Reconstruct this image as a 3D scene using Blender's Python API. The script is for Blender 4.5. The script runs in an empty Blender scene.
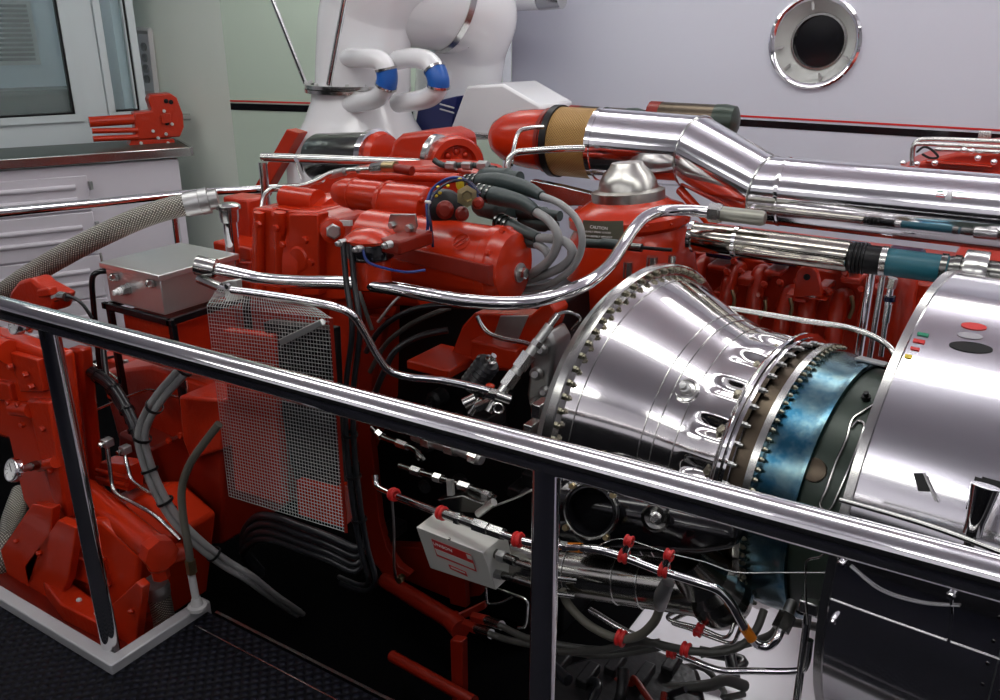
import bpy, bmesh, math, random
from mathutils import Vector, Matrix
random.seed(7)
PI = math.pi
SC = bpy.context.scene
COL = SC.collection
# ------------------------------------------------------------------ camera geometry (image taken as 1000 x 700)
FP = 865.0
PITCH = math.atan((350 - 22) / FP)
PSI = PI / 2 - math.atan(1450 / math.hypot(FP, 328))
EYE = Vector((0, 0, 1.68))
HD = Vector((-math.sin(PSI), math.cos(PSI), 0))
RT = Vector((math.cos(PSI), math.sin(PSI), 0))
FW = HD * math.cos(PITCH) - Vector((0, 0, math.sin(PITCH)))
UP = HD * math.sin(PITCH) + Vector((0, 0, math.cos(PITCH)))


def ray(u, v):
    return FW + RT * ((u - 500) / FP) + UP * ((350 - v) / FP)


def W(u, v, y):
    r = ray(u, v)
    return EYE + r * (y / r.y)


def WX(u, v, x):
    r = ray(u, v)
    return EYE + r * (x / r.x)


def WZ(u, v, z):
    r = ray(u, v)
    return EYE + r * ((z - 1.68) / r.z)


def WP(u, v, p, n):
    r = ray(u, v)
    return EYE + r * ((p - EYE).dot(n) / r.dot(n))


def px(p, n=1.0):
    return n / FP * (Vector(p) - EYE).dot(FW)


def hitcyl(u, v, o, d, R):
    r = ray(u, v)
    a = r - d * r.dot(d)
    w = EYE - o
    b = w - d * w.dot(d)
    A, B, C = a.dot(a), 2 * a.dot(b), b.dot(b) - R * R
    D = B * B - 4 * A * C
    if D < 0:
        D = 0
    t = (-B - math.sqrt(D)) / (2 * A)
    p = EYE + r * t
    q = p - o
    n = (q - d * q.dot(d)).normalized()
    return p, n


# ------------------------------------------------------------------ materials
def mat(name, col, metal=0.0, rough=0.4, bump=None, var=0.0, coat=0.0, emit=None, spec=None):
    m = bpy.data.materials.new(name)
    m.use_nodes = True
    nt = m.node_tree
    b = nt.nodes['Principled BSDF']
    b.inputs['Base Color'].default_value = (*col, 1)
    b.inputs['Metallic'].default_value = metal
    b.inputs['Roughness'].default_value = rough
    if spec is not None:
        b.inputs['Specular IOR Level'].default_value = spec
    if coat:
        b.inputs['Coat Weight'].default_value = coat
        b.inputs['Coat Roughness'].default_value = 0.05
    if emit:
        b.inputs['Emission Color'].default_value = (*emit[0], 1)
        b.inputs['Emission Strength'].default_value = emit[1]
    if var or bump:
        tc = nt.nodes.new('ShaderNodeTexCoord')
        no = nt.nodes.new('ShaderNodeTexNoise')
        no.inputs['Scale'].default_value = bump[0] if bump else 9
        no.inputs['Detail'].default_value = 5
        nt.links.new(tc.outputs['Object'], no.inputs['Vector'])
        if bump:
            bp = nt.nodes.new('ShaderNodeBump')
            bp.inputs['Strength'].default_value = bump[1]
            bp.inputs['Distance'].default_value = 0.004
            nt.links.new(no.outputs['Fac'], bp.inputs['Height'])
            nt.links.new(bp.outputs['Normal'], b.inputs['Normal'])
        if var:
            cr = nt.nodes.new('ShaderNodeValToRGB')
            cr.color_ramp.elements[0].position = 0.3
            cr.color_ramp.elements[1].position = 0.7
            cr.color_ramp.elements[0].color = (*[c * (1 - var) for c in col], 1)
            cr.color_ramp.elements[1].color = (*[min(1, c * (1 + var * .5)) for c in col], 1)
            nt.links.new(no.outputs['Fac'], cr.inputs['Fac'])
            nt.links.new(cr.outputs['Color'], b.inputs['Base Color'])
    return m


M = dict(
    red=mat('red_paint', (0.48, 0.026, 0.005), 0, .24, bump=(24, .12), coat=.1, spec=.45),
    redc=mat('red_cast_paint', (0.45, 0.024, 0.005), 0, .3, bump=(60, .45), coat=.1, spec=.45),
    redd=mat('red_shaded', (0.20, 0.009, 0.002), 0, .38, spec=.4),  # red paint darkened, mainly for the shade low in the bay
    white=mat('white_gloss_paint', (.80, .80, .82), 0, .22, coat=.4),
    wallw=mat('white_wall_panel', (.64, .65, .73), 0, .22, bump=(1.2, .06)),
    wallg=mat('pale_green_wall_panel', (.52, .62, .52), 0, .35, bump=(1.5, .05)),
    booth=mat('booth_panel', (.62, .68, .70), 0, .4),
    cab=mat('cabinet_paint', (.68, .64, .70), 0, .3),
    chrome=mat('polished_chrome', (.86, .85, .86), 1, .06),
    duct=mat('polished_duct', (.84, .83, .86), 1, .10),
    steel=mat('satin_stainless', (.60, .60, .58), 1, .2),
    cone=mat('polished_case', (.76, .74, .74), 1, .085, bump=(5, .015)),
    dull=mat('dull_steel', (.50, .50, .50), 1, .42, var=.25),
    ti=mat('brown_titanium', (.12, .095, .07), 1, .35, var=.35),
    dchrome=mat('chrome_dark_reflection', (.50, .48, .42), 1, .11),  # chrome darkened and browned to stand in for what it reflects
    brushed=mat('brushed_steel', (.50, .49, .46), 1, .3, var=.15),
    sleeve=mat('grey_sleeve', (.30, .30, .26), .7, .35),
    bwire=mat('blue_wire', (.008, .03, .18), 0, .35),
    ltalu=mat('pale_metal_box', (.70, .70, .66), .25, .42),
    bell=mat('bellows_steel', (.42, .41, .38), 1, .16),
    blue=mat('blue_heat_tint', (.075, .20, .27), 1, .24, var=.55),
    green=mat('green_black_case', (.030, .048, .036), .2, .35),
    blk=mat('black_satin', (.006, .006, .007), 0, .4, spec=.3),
    blkg=mat('black_gloss', (.008, .008, .01), 0, .12),
    rub=mat('black_rubber', (.010, .011, .014), 0, .3),
    conn=mat('dark_connector', (.028, .042, .042), 0, .45, bump=(60, .3)),
    cond=mat('grey_conduit', (.27, .27, .27), 0, .42),
    hose=mat('olive_hose', (.11, .105, .085), 0, .5),
    dhose=mat('dark_grey_hose', (.06, .06, .055), 0, .45),
    bluep=mat('blue_sleeve', (.01, .10, .42), 0, .35),
    navy=mat('navy_paint', (.008, .010, .045), 0, .25),
    tealh=mat('teal_hose', (.015, .12, .16), 0, .4),
    brass=mat('brass', (.45, .36, .20), 1, .32),
    orange=mat('orange_tape', (.75, .22, .01), 0, .4),
    kerb=mat('grey_kerb', (.42, .42, .44), .2, .4),
    deck=mat('white_deck', (.82, .80, .86), 0, .3),
    dark=mat('dark_cast', (.018, .018, .02), .4, .42, bump=(40, .5)),
    ltgrey=mat('light_grey', (.55, .55, .55), 0, .4),
    ltwhite=mat('porthole_collar', (.55, .56, .54), 0, .3),
    boltm=mat('cadmium_bolt', (.33, .31, .24), 1, .36),
    paper=mat('white_face', (.85, .85, .85), 0, .4),
    alu=mat('aluminium_plate', (.62, .63, .61), .85, .38),
    sred=mat('flat_red', (.60, .02, .02), 0, .4),
    sgreen=mat('reflection_green', (.01, .22, .12), 0, .4),  # tint of the reflections painted on trunk and cowl
    syel=mat('flat_yellow', (.75, .55, .02), 0, .4),
    sgrey=mat('reflection_grey', (.42, .41, .44), .6, .35),
    beige=mat('ceiling_white', (.60, .58, .66), 0, .6),
    front=mat('pale_wall', (.74, .72, .78), 0, .5),
    lamp=mat('lamp_diffuser', (.9, .9, .9), 0, .5, emit=((1, 1, .95), 8.0)),
    shaft=mat('dark_steel', (.20, .20, .19), 1, .2),
    pitblk=mat('black_pit_floor', (.0015, .0015, .002), 0, .8, spec=.03),
    low=mat('dark_lower_wall', (.008, .008, .010), 0, .8, spec=.1),
    wallg2=mat('pale_green_side_wall', (.80, .87, .78), 0, .4, bump=(1.5, .05)),
    boxs=mat('brushed_box_steel', (.80, .80, .79), .85, .3),
)


def pattern(m, kind, scale, c0, c1, strength=.6, uv=False, dist=.003):
    """cross pattern (braid / tread / fine mesh) used for colour and bump"""
    nt = m.node_tree
    b = nt.nodes['Principled BSDF']
    tc = nt.nodes.new('ShaderNodeTexCoord')
    src = tc.outputs['UV' if uv else 'Object']
    waves = []
    for rz in (PI / 4, -PI / 4):
        mp = nt.nodes.new('ShaderNodeMapping')
        mp.inputs['Rotation'].default_value = (0, 0, rz)
        nt.links.new(src, mp.inputs['Vector'])
        wv = nt.nodes.new('ShaderNodeTexWave')
        wv.inputs['Scale'].default_value = scale
        nt.links.new(mp.outputs['Vector'], wv.inputs['Vector'])
        waves.append(wv)
    mx = nt.nodes.new('ShaderNodeMath')
    mx.operation = 'MULTIPLY' if kind != 'max' else 'MAXIMUM'
    nt.links.new(waves[0].outputs['Fac'], mx.inputs[0])
    nt.links.new(waves[1].outputs['Fac'], mx.inputs[1])
    cr = nt.nodes.new('ShaderNodeValToRGB')
    cr.color_ramp.elements[0].color = (*c0, 1)
    cr.color_ramp.elements[1].color = (*c1, 1)
    cr.color_ramp.elements[0].position = .15
    cr.color_ramp.elements[1].position = .6
    nt.links.new(mx.outputs[0], cr.inputs['Fac'])
    nt.links.new(cr.outputs['Color'], b.inputs['Base Color'])
    bp = nt.nodes.new('ShaderNodeBump')
    bp.inputs['Strength'].default_value = strength
    bp.inputs['Distance'].default_value = dist
    nt.links.new(mx.outputs[0], bp.inputs['Height'])
    nt.links.new(bp.outputs['Normal'], b.inputs['Normal'])
    return m


M['braid'] = pattern(mat('braided_steel', (.5, .5, .45), .7, .4), 'mul', 1.0, (.14, .13, .11), (.72, .70, .62), .8, uv=True)
M['tread'] = pattern(mat('black_tread_plate', (.02, .02, .03), 0, .5, spec=.12), 'mul', 13, (.002, .002, .004), (.010, .011, .020), 1.0, dist=.004)
M['amber'] = pattern(mat('amber_mesh', (.5, .3, .1), .3, .5), 'max', 1.6, (.03, .013, .004), (.44, .25, .075), .7, uv=True)

nt_ = M['blue'].node_tree
for n_ in nt_.nodes:
    if n_.type == 'TEX_NOISE':
        n_.inputs['Scale'].default_value = 11
        n_.inputs['Detail'].default_value = 9
        n_.inputs['Roughness'].default_value = .65
    if n_.type == 'VALTORGB':
        n_.color_ramp.elements[0].color = (.03, .13, .22, 1)
        n_.color_ramp.elements[1].color = (.26, .38, .38, 1)
        n_.color_ramp.elements[0].position = .40
        n_.color_ramp.elements[1].position = .68
gl = mat('window_glass', (.80, .90, .90), 0, .03)
gl.node_tree.nodes['Principled BSDF'].inputs['Transmission Weight'].default_value = .85
gl.node_tree.nodes['Principled BSDF'].inputs['IOR'].default_value = 1.2
M['glass'] = gl


# ------------------------------------------------------------------ mesh builder
class MB:
    def __init__(s, *a):
        s.bm = bmesh.new()
        s.uv = None

    def _faces(s, rings, close=True, caps=True, uvs=None):
        n = len(rings[0])
        if uvs and s.uv is None:
            s.uv = s.bm.loops.layers.uv.new('UVMap')
        for i in range(len(rings) - 1):
            a, b = rings[i], rings[i + 1]
            for j in range(n if close else n - 1):
                k = (j + 1) % n
                try:
                    f = s.bm.faces.new((a[j], a[k], b[k], b[j]))
                except ValueError:
                    continue
                if uvs:
                    L, ar = uvs
                    for lp, (x, yy) in zip(f.loops, ((L[i], j), (L[i], j + 1), (L[i + 1], j + 1), (L[i + 1], j))):
                        lp[s.uv].uv = (x, yy / n * ar)
        if caps and close:
            for r in (rings[0], rings[-1]):
                try:
                    s.bm.faces.new(r)
                except ValueError:
                    pass

    def box(s, a, b):
        a, b = Vector(a), Vector(b)
        lo = Vector((min(a.x, b.x), min(a.y, b.y), min(a.z, b.z)))
        hi = Vector((max(a.x, b.x), max(a.y, b.y), max(a.z, b.z)))
        c = (lo + hi) / 2
        bmesh.ops.create_cube(s.bm, size=1, matrix=Matrix.Translation(c) @ Matrix.Diagonal((*(hi - lo), 1)))
        return s

    def obox(s, c, ax, ay, az):
        """oriented box: centre and three half-extent vectors"""
        m = Matrix((Vector(ax) * 2, Vector(ay) * 2, Vector(az) * 2)).transposed().to_4x4()
        bmesh.ops.create_cube(s.bm, size=1, matrix=Matrix.Translation(Vector(c)) @ m)
        return s

    def pbox(s, u0, v0, u1, v1, y, dy):
        """box whose front face spans two picture corners on plane y"""
        a, b = W(u0, v0, y), W(u1, v1, y)
        return s.box(a, (b.x, y + dy, b.z))

    def hexa(s, p):
        v = [s.bm.verts.new(Vector(q)) for q in p]
        for f in ((0, 1, 2, 3), (7, 6, 5, 4), (0, 4, 5, 1), (1, 5, 6, 2), (2, 6, 7, 3), (3, 7, 4, 0)):
            s.bm.faces.new([v[i] for i in f])
        return s

    def prism(s, pts, ex):
        pts = [Vector(p) for p in pts]
        ex = Vector(ex)
        a = [s.bm.verts.new(p) for p in pts]
        b = [s.bm.verts.new(p + ex) for p in pts]
        s._faces([a, b])
        return s

    def pprism(s, uv, y, dy):
        return s.prism([W(u, v, y) for u, v in uv], (0, dy, 0))

    def tube(s, pts, r, n=12, sm=4, uv=0, closed=False):
        P = [Vector(p) for p in pts]
        rs = list(r) if isinstance(r, (list, tuple)) else [r] * len(P)
        if sm > 1 and len(P) > 2:
            Q, R2 = [], []
            for i in range(len(P) - 1):
                p0, p1, p2, p3 = P[max(i - 1, 0)], P[i], P[i + 1], P[min(i + 2, len(P) - 1)]
                for k in range(sm):
                    t = k / sm
                    Q.append(0.5 * ((2 * p1) + (p2 - p0) * t + (2 * p0 - 5 * p1 + 4 * p2 - p3) * t * t + (3 * p1 - p0 - 3 * p2 + p3) * t ** 3))
                    R2.append(rs[i] * (1 - t) + rs[i + 1] * t)
            Q.append(P[-1])
            R2.append(rs[-1])
            P, rs = Q, R2
        rings, L, acc = [], [], 0
        nrm = None
        for i, p in enumerate(P):
            t = (P[min(i + 1, len(P) - 1)] - P[max(i - 1, 0)])
            t = t.normalized() if t.length > 1e-9 else Vector((1, 0, 0))
            if nrm is None:
                nrm = t.cross(Vector((0, 0, 1)))
                if nrm.length < .1:
                    nrm = t.cross(Vector((0, 1, 0)))
            nrm = (nrm - t * nrm.dot(t)).normalized()
            bn = t.cross(nrm)
            if i:
                acc += (p - P[i - 1]).length
            L.append(acc * (uv or 1))
            rings.append([s.bm.verts.new(p + (nrm * math.cos(2 * PI * k / n) + bn * math.sin(2 * PI * k / n)) * rs[i]) for k in range(n)])
        s._faces(rings, uvs=(L, 2 * PI * rs[0] * uv) if uv else None)
        return s

    def lathe(s, o, d, prof, n=48, arc=(0, 2 * PI), caps=True, uv=0):
        o, d = Vector(o), Vector(d).normalized()
        e1 = Vector((0, 0, 1)) - d * d.z
        if e1.length < .1:
            e1 = Vector((1, 0, 0)) - d * d.x
        e1.normalize()
        e2 = d.cross(e1)
        full = abs(arc[1] - arc[0] - 2 * PI) < 1e-6
        m = n if full else n + 1
        rings = []
        for h, R in prof:
            R = max(R, 1e-4)
            rings.append([s.bm.verts.new(o + d * h + (e1 * math.cos(arc[0] + (arc[1] - arc[0]) * k / n) + e2 * math.sin(arc[0] + (arc[1] - arc[0]) * k / n)) * R) for k in range(m)])
        s._faces(rings, close=full, caps=caps, uvs=([p[0] * uv for p in prof], 2 * PI * prof[0][1] * uv) if uv else None)
        return s

    def cyl(s, a, b, r, n=20, r2=None):
        a, b = Vector(a), Vector(b)
        L = (b - a).length
        return s.lathe(a, b - a, [(0, r), (L, r if r2 is None else r2)], n)

    def hexb(s, p, d, r, h):
        return s.lathe(p, d, [(0, r), (h * .85, r), (h, r * .8)], 6)

    def torus(s, o, d, R, r, n=40, k=8, arc=(0, 2 * PI)):
        return s.lathe(o, d, [(math.cos(2 * PI * i / k) * r, R + math.sin(2 * PI * i / k) * r) for i in range(k + 1)], n, arc, caps=False)

    def sphere(s, c, r, sx=1, sy=1, sz=1, rot=None):
        m = Matrix.Translation(Vector(c)) @ (rot.to_4x4() if rot else Matrix.Identity(4)) @ Matrix.Diagonal((sx, sy, sz, 1))
        bmesh.ops.create_uvsphere(s.bm, u_segments=18, v_segments=12, radius=r, matrix=m)
        return s

    def build(s, name, material, parent=None, bevel=0, ang=38):
        bmesh.ops.remove_doubles(s.bm, verts=s.bm.verts, dist=1e-6)
        bmesh.ops.recalc_face_normals(s.bm, faces=s.bm.faces)
        me = bpy.data.meshes.new(name)
        s.bm.to_mesh(me)
        s.bm.free()
        if len(me.vertices):
            xs = [v.co for v in me.vertices]
            c = Vector([(min(q[i] for q in xs) + max(q[i] for q in xs)) / 2 for i in range(3)])
            me.transform(Matrix.Translation(-c))
        else:
            c = Vector()
        me.materials.append(M[material] if isinstance(material, str) else material)
        me.polygons.foreach_set('use_smooth', [True] * len(me.polygons))
        me.set_sharp_from_angle(angle=math.radians(ang))
        o = bpy.data.objects.new(name, me)
        o.location = c
        COL.objects.link(o)
        if parent:
            o.parent = parent
            o.matrix_parent_inverse = Matrix.Translation(-world_loc(parent))
        if bevel:
            bv = o.modifiers.new('bevel', 'BEVEL')
            bv.width = bevel
            bv.segments = 2
            bv.limit_method = 'ANGLE'
            bv.angle_limit = math.radians(40)
        return o


def world_loc(o):
    return o.location.copy()


def tag(o, label=None, cat=None, group=None, kind=None):
    if label:
        o['label'] = label
    if cat:
        o['category'] = cat
    if group:
        o['group'] = group
    if kind:
        o['kind'] = kind
    return o


def T(name, label, cat, group=None):
    o = bpy.data.objects.new(name, None)
    o.empty_display_size = .05
    COL.objects.link(o)
    return tag(o, label, cat, group)


def one(m, name, material, label, cat, group=None, bevel=0):
    return tag(m.build(name, material, None, bevel), label, cat, group)


def struct(m, name, material, bevel=0):
    return tag(m.build(name, material, None, bevel), kind='structure')


def finalize():
    """put every thing's Empty at the middle of its own underside; parts keep their places"""
    for o in list(COL.objects):
        if o.type == 'EMPTY' and o.parent is None:
            kids = [c for c in o.children_recursive if c.type in ('MESH', 'FONT')]
            pts = []
            for k in kids:
                mw = Matrix.Translation(k.location) if k.rotation_euler.to_matrix() == Matrix.Identity(3) else Matrix.Translation(k.location)
                if k.type == 'MESH':
                    pts += [mw @ Vector(b) for b in k.bound_box]
            if not pts:
                continue
            lo = Vector([min(p[i] for p in pts) for i in range(3)])
            hi = Vector([max(p[i] for p in pts) for i in range(3)])
            o.location = Vector(((lo.x + hi.x) / 2, (lo.y + hi.y) / 2, lo.z))
            for c in o.children:
                c.matrix_parent_inverse = Matrix.Translation(-o.location)


def text(name, body, material, parent, pos, xdir, ydir, size, label=None):
    cu = bpy.data.curves.new(name, 'FONT')
    cu.body = body
    cu.size = size
    cu.extrude = .0004
    cu.align_x = 'LEFT'
    cu.materials.append(M[material])
    tmp = bpy.data.objects.new(name, cu)
    me = bpy.data.meshes.new_from_object(tmp)
    bpy.data.objects.remove(tmp)
    bpy.data.curves.remove(cu)
    me.materials.clear()
    me.materials.append(M[material])
    o = bpy.data.objects.new(name, me)
    COL.objects.link(o)
    X = Vector(xdir).normalized()
    Z = X.cross(Vector(ydir)).normalized()
    Y = Z.cross(X)
    R = Matrix((X, Y, Z)).transposed()
    o.location = pos
    o.rotation_euler = R.to_euler()
    o.parent = parent
    o.matrix_parent_inverse = Matrix.Translation(-world_loc(parent))
    if label:
        o['label'] = label
    return o


def PT(*a):
    """picture points (u, v, y) to world points"""
    return [W(u, v, y) for u, v, y in a]


def spl(P, sm=6):
    Q = []
    for i in range(len(P) - 1):
        p0, p1, p2, p3 = P[max(i - 1, 0)], P[i], P[i + 1], P[min(i + 2, len(P) - 1)]
        for k in range(sm):
            t = k / sm
            Q.append(0.5 * ((2 * p1) + (p2 - p0) * t + (2 * p0 - 5 * p1 + 4 * p2 - p3) * t * t + (3 * p1 - p0 - 3 * p2 + p3) * t ** 3))
    return Q + [P[-1]]


def pipe(name, label, cat, pts, rpx, material, n=12, sm=5, uv=0, group=None):
    p = PT(*pts)
    r = px(p[len(p) // 2], rpx)
    return one(MB().tube(p, r, n, sm, uv), name, material, label, cat, group)


def cabletie(parent, p, d, r, material='blk', name='cable_tie', w=.004):
    d = Vector(d).normalized()
    return MB().lathe(Vector(p) - d * w, d, [(0, r), (0, r * 1.12), (2 * w, r * 1.12), (2 * w, r)], 16, caps=False).build(name, material, parent)


def each(parent, name, material, r, h, items, n=6, dome=False):
    """bolts, nuts or studs, every one a part of its own; items are (point, direction)"""
    src = None
    for p, d in items:
        if src is None:
            m = MB()
            if dome:
                m.sphere((0, 0, 0), r, 1, 1, .8)
            else:
                m.lathe((0, 0, 0), EZ, [(0, r), (h * .85, r), (h, r * .8)], n)
            b = src = m.build(name, material, parent)
            base = b.location.copy()
        else:
            b = src.copy()
            COL.objects.link(b)
        R = Vector(d).normalized().to_track_quat('Z', 'Y')
        b.rotation_euler = R.to_euler()
        b.location = Vector(p) + R @ base
    return src


EX, EY, EZ = Vector((1, 0, 0)), Vector((0, 1, 0)), Vector((0, 0, 1))

#==SETTING==
# ------------------------------------------------------------------ the room
PITZ = -.40
CEIL = 3.1
WB = 5.0
# white deck of the pit and the raised walkway around it
struct(MB().box((-7, .3, PITZ - .06), (3.6, WB + .1, PITZ)), 'floor', 'deck')
struct(MB().prism([(-7, -1.9, 0), (3.6, -1.9, 0), (3.6, 1.36, 0), (-1.93, 1.36, 0), (-1.93, 1.04, 0), (-7, 1.04, 0)], (0, 0, -.05)), 'floor_walkway', 'tread')
struct(MB().box((-1.935, 1.362, -.4), (3.6, 1.372, -.052)), 'wall_walkway_side', 'blk')
struct(MB().box((-1.90, 1.366, -.012), (3.6, 1.376, .004)), 'trim_1', 'steel')
struct(MB().box((-1.90, 1.292, .0005), (3.6, 1.296, .004)), 'trim_2', 'steel')
# grey kerb: along the walkway, then back into the pit
struct(MB().prism([(-7, 1.035, .03), (-1.925, 1.035, .03), (-1.925, 1.375, .03), (-1.965, 1.375, .03), (-1.965, 1.075, .03), (-7, 1.075, .03)], (0, 0, -.08)), 'trim_3', 'kerb', .004)
# rear wall with its stripes
zr0, zr1 = W(765, 118.2, WB).z, W(765, 116.3, WB).z
zb0, zb1 = W(765, 127.5, WB).z, W(765, 120.5, WB).z
XB = W(512, 40, WB).x
PC = W(815, 42, WB)
PR = px(PC, 47) * .96
m = MB()
hx, hz, hs = PC.x, PC.z, PR * 1.06
for a, b in (((XB, PITZ), (hx - hs, CEIL)), ((hx + hs, PITZ), (3.6, CEIL)), ((hx - hs, PITZ), (hx + hs, hz - hs)), ((hx - hs, hz + hs), (hx + hs, CEIL))):
    m.box((a[0], WB, a[1]), (b[0], WB + .1, b[1]))
r0, r1, r2 = [], [], []
for k in range(64):
    a = 2 * PI * k / 64
    c_, s_ = math.cos(a), math.sin(a)
    q = hs / max(abs(c_), abs(s_))
    r0.append(m.bm.verts.new((hx + c_ * q, WB, hz + s_ * q)))
    r1.append(m.bm.verts.new((hx + c_ * PR * .97, WB, hz + s_ * PR * .97)))
    r2.append(m.bm.verts.new((hx + c_ * PR * .97, WB + .1, hz + s_ * PR * .97)))
m._faces([r0, r1, r2], caps=False)
struct(m, 'wall_back', 'wallw')
struct(MB().box((XB, WB - .003, zr0), (3.6, WB, zr1)), 'trim_4', 'sred')
struct(MB().box((XB, WB - .003, zb0), (3.6, WB, zb1)), 'trim_5', 'blkg')
# angled far-left wall, pale green, with the same stripes
LA = Vector((-4.28, 4.0, 0))
LD = Vector((.961, .276, 0))
LN = Vector((LD.y, -LD.x, 0))
p_seam = WP(228, 80, LA, LN)
p_seam.z = 0
p_corner = WP(508, 40, LA, LN)
p_corner.z = 0


def vwall(a, b, z0, z1, th, n):
    a, b = Vector((a.x, a.y, z0)), Vector((b.x, b.y, z0))
    return MB().prism([a, b, b - n * th, a - n * th], (0, 0, z1 - z0))


struct(vwall(p_seam, p_corner, PITZ, CEIL, .08, LN), 'wall_left_rear', 'wallg')
struct(vwall(p_corner + LD * .02, Vector((XB, WB, 0)), PITZ, CEIL, .05, Vector((1, .3, 0)).normalized()), 'wall_return', 'wallw')
zl = [WP(265, v, LA, LN).z for v in (102.6, 101.0, 110.8, 104.0)]
for nm, a, b, mm in (('trim_6', zl[0], zl[1], 'sred'), ('trim_7', zl[2], zl[3], 'blkg')):
    struct(vwall(p_seam + LN * .003, p_corner + LN * .003, a, b, .003, LN), nm, mm)
# white ceiling and the walls behind and beside the photographer
struct(MB().box((-7, -1.9, CEIL), (3.6, WB + .1, CEIL + .1)), 'ceiling', 'beige')
struct(MB().box((-7, -2.0, 1.75), (3.6, -1.9, CEIL)), 'wall_front', 'front')
struct(MB().box((-7, -2.0, -.05), (3.6, -1.9, 1.75)), 'wall_front_lower', 'low')
struct(MB().box((3.6, -2.0, PITZ), (3.7, WB + .1, CEIL)), 'wall_right', 'front')
struct(MB().box((-7.1, -2.0, PITZ), (-7, WB + .1, CEIL)), 'wall_left_end', 'front')
# ceiling fluorescent fixtures in four rows
n = 0
for yy, xs in ((-1.0, (-3.4, -1.4, .6)), (1.7, (-4.2, -2.5, -.8, .9)), (3.7, (-3.4, -1.7, 0, 1.7))):
    for xx in xs:
        t = T('ceiling_light', 'long fluorescent ceiling fixture, out of the picture above the engine room', 'ceiling light', 'fluorescent ceiling fixtures')
        MB().box((xx - .75, yy - .05, CEIL - .26), (xx + .75, yy + .05, CEIL - .222)).build('housing', 'white', t, .006)
        MB().box((xx - .72, yy - .17, CEIL - .32), (xx + .72, yy + .17, CEIL - .262)).build('diffuser', 'lamp', t)
        for dx in (-.5, .5):
            MB().cyl((xx + dx, yy, CEIL - .224), (xx + dx, yy, CEIL - .001), .008, 10).build('hanger', 'steel', t)

# ------------------------------------------------------------------ porthole in the rear wall
t = T('porthole', 'round porthole with flared bright ring and black glass in the rear wall', 'porthole')
c = W(815, 42, WB)
R0 = px(c, 47) * .96
MB().lathe(c, -EY, [(-.01, R0), (.022, R0), (.028, R0 - .012), (.022, R0 - .024), (.016, R0 - .03)], 64, caps=False).build('outer_ring', 'chrome', t)
MB().lathe(c, EY, [(-.014, R0 - .026), (.0, R0 - .03), (.05, R0 * .70), (.085, R0 * .60)], 64, caps=False).build('flared_collar', 'ltwhite', t)
MB().lathe(c, EY, [(.080, R0 * .62), (.070, R0 * .61), (.070, R0 * .56), (.11, R0 * .56)], 64, caps=False).build('inner_ring', 'steel', t)
MB().lathe(c, EY, [(.095, .0), (.097, R0 * .57)], 48).build('pane', 'blkg', t)
for a in (100, 190, 335, 225, 285):
    d = Vector((math.cos(math.radians(a)), 0, math.sin(math.radians(a))))
    p = c + d * R0 * .76 + EY * .03
    MB().cyl(p, p - EY * .03, .008, 8).obox(p - EY * .032, d * .020, EY * .004, d.cross(EY) * .006).build('wing_nut', 'dull', t)

# ------------------------------------------------------------------ control booth: wall with two windows
bd = Vector((.373, .928, 0)).normalized()
bn = Vector((bd.y, -bd.x, 0))
b0 = WZ(0, 147, .95)
b0.z = 0


def BP(u, v):
    return WP(u, v, b0, bn)


def bquad(m, quad, off0, off1):
    p = [BP(u, v) for u, v in quad]
    return m.prism([x + bn * off0 for x in p], bn * (off1 - off0))


def bs(u, v):
    return (BP(u, v) - b0).dot(bd)


sA, sB = bs(0, 147) - 1.2, bs(135, 100)
s1, s2 = bs(64, 60), bs(95, 10) + 0.02
w1a, w1b = sA + .25, bs(66, 60)
w2a, w2b = bs(106, 50), bs(131, 50)
wz0, wz1 = BP(40, 116).z, CEIL - .25


def bslab(m, s0, s1, z0, z1, o0, o1):
    a = b0 + bd * s0 + EZ * z0
    b = b0 + bd * s1 + EZ * z0
    return m.prism([a + bn * o0, b + bn * o0, b + bn * o1, a + bn * o1], (0, 0, z1 - z0))


m = MB()
bslab(m, sA, sB, PITZ, wz0, -.08, 0)
bslab(m, sA, sB, wz1, CEIL, -.08, 0)
bslab(m, sA, w1a, wz0, wz1, -.08, 0)
bslab(m, w1b, w2a, wz0, wz1, -.08, 0)
bslab(m, w2b, sB, wz0, wz1, -.08, 0)
struct(m, 'wall_booth', 'booth')
for k, (a, b, zz) in enumerate(((w1a, w1b, wz0), (w2a, w2b, wz0))):
    m = MB()
    f = .045
    bslab(m, a - f, b + f, zz - f, zz, 0, .02)
    bslab(m, a - f, a, zz, wz1, 0, .02)
    bslab(m, b, b + f, zz, wz1, 0, .02)
    wf = struct(m, 'window_%d' % (k + 1), 'booth', .004)
    g = MB()
    bslab(g, a, b, zz, zz + .012, -.05, .004)
    bslab(g, b - .012, b, zz, wz1, -.05, .004)
    g.build('seal', 'blk', wf)
    g = MB()
    bslab(g, a, b, zz, wz1, -.045, -.04)
    g.build('pane', 'glass', wf)
m = MB()
bslab(m, sA, sB + .1, PITZ, CEIL, -1.25, -1.2)
bslab(m, sB - .05, sB, PITZ, CEIL, -1.25, -.08)
struct(m, 'wall_booth_inner', mat('booth_inside', (.72, .82, .92), 0, .6))
t = T('booth_fill_light', 'added unseen light on the ceiling inside the control booth, brightening its windows', 'ceiling light')  # added fill with no known source, brightens the booth windows
c = b0 + bd * ((sA + sB) / 2) - bn * .75
MB().obox((c.x, c.y, CEIL - .035), bd * .5, bn * .12, EZ * .03).build('housing', 'white', t)
MB().obox((c.x, c.y, CEIL - .07), bd * .45, bn * .09, EZ * .004).build('diffuser', 'lamp', t)  # glowing face of the added booth fill light
t = T('grille_reflection', 'grey vent grille shape behind the dark window, standing in for its reflection in the glass', 'vent')  # grille modelled behind the glass in place of its reflection
c = BP(38, 35) - bn * 1.18
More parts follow.
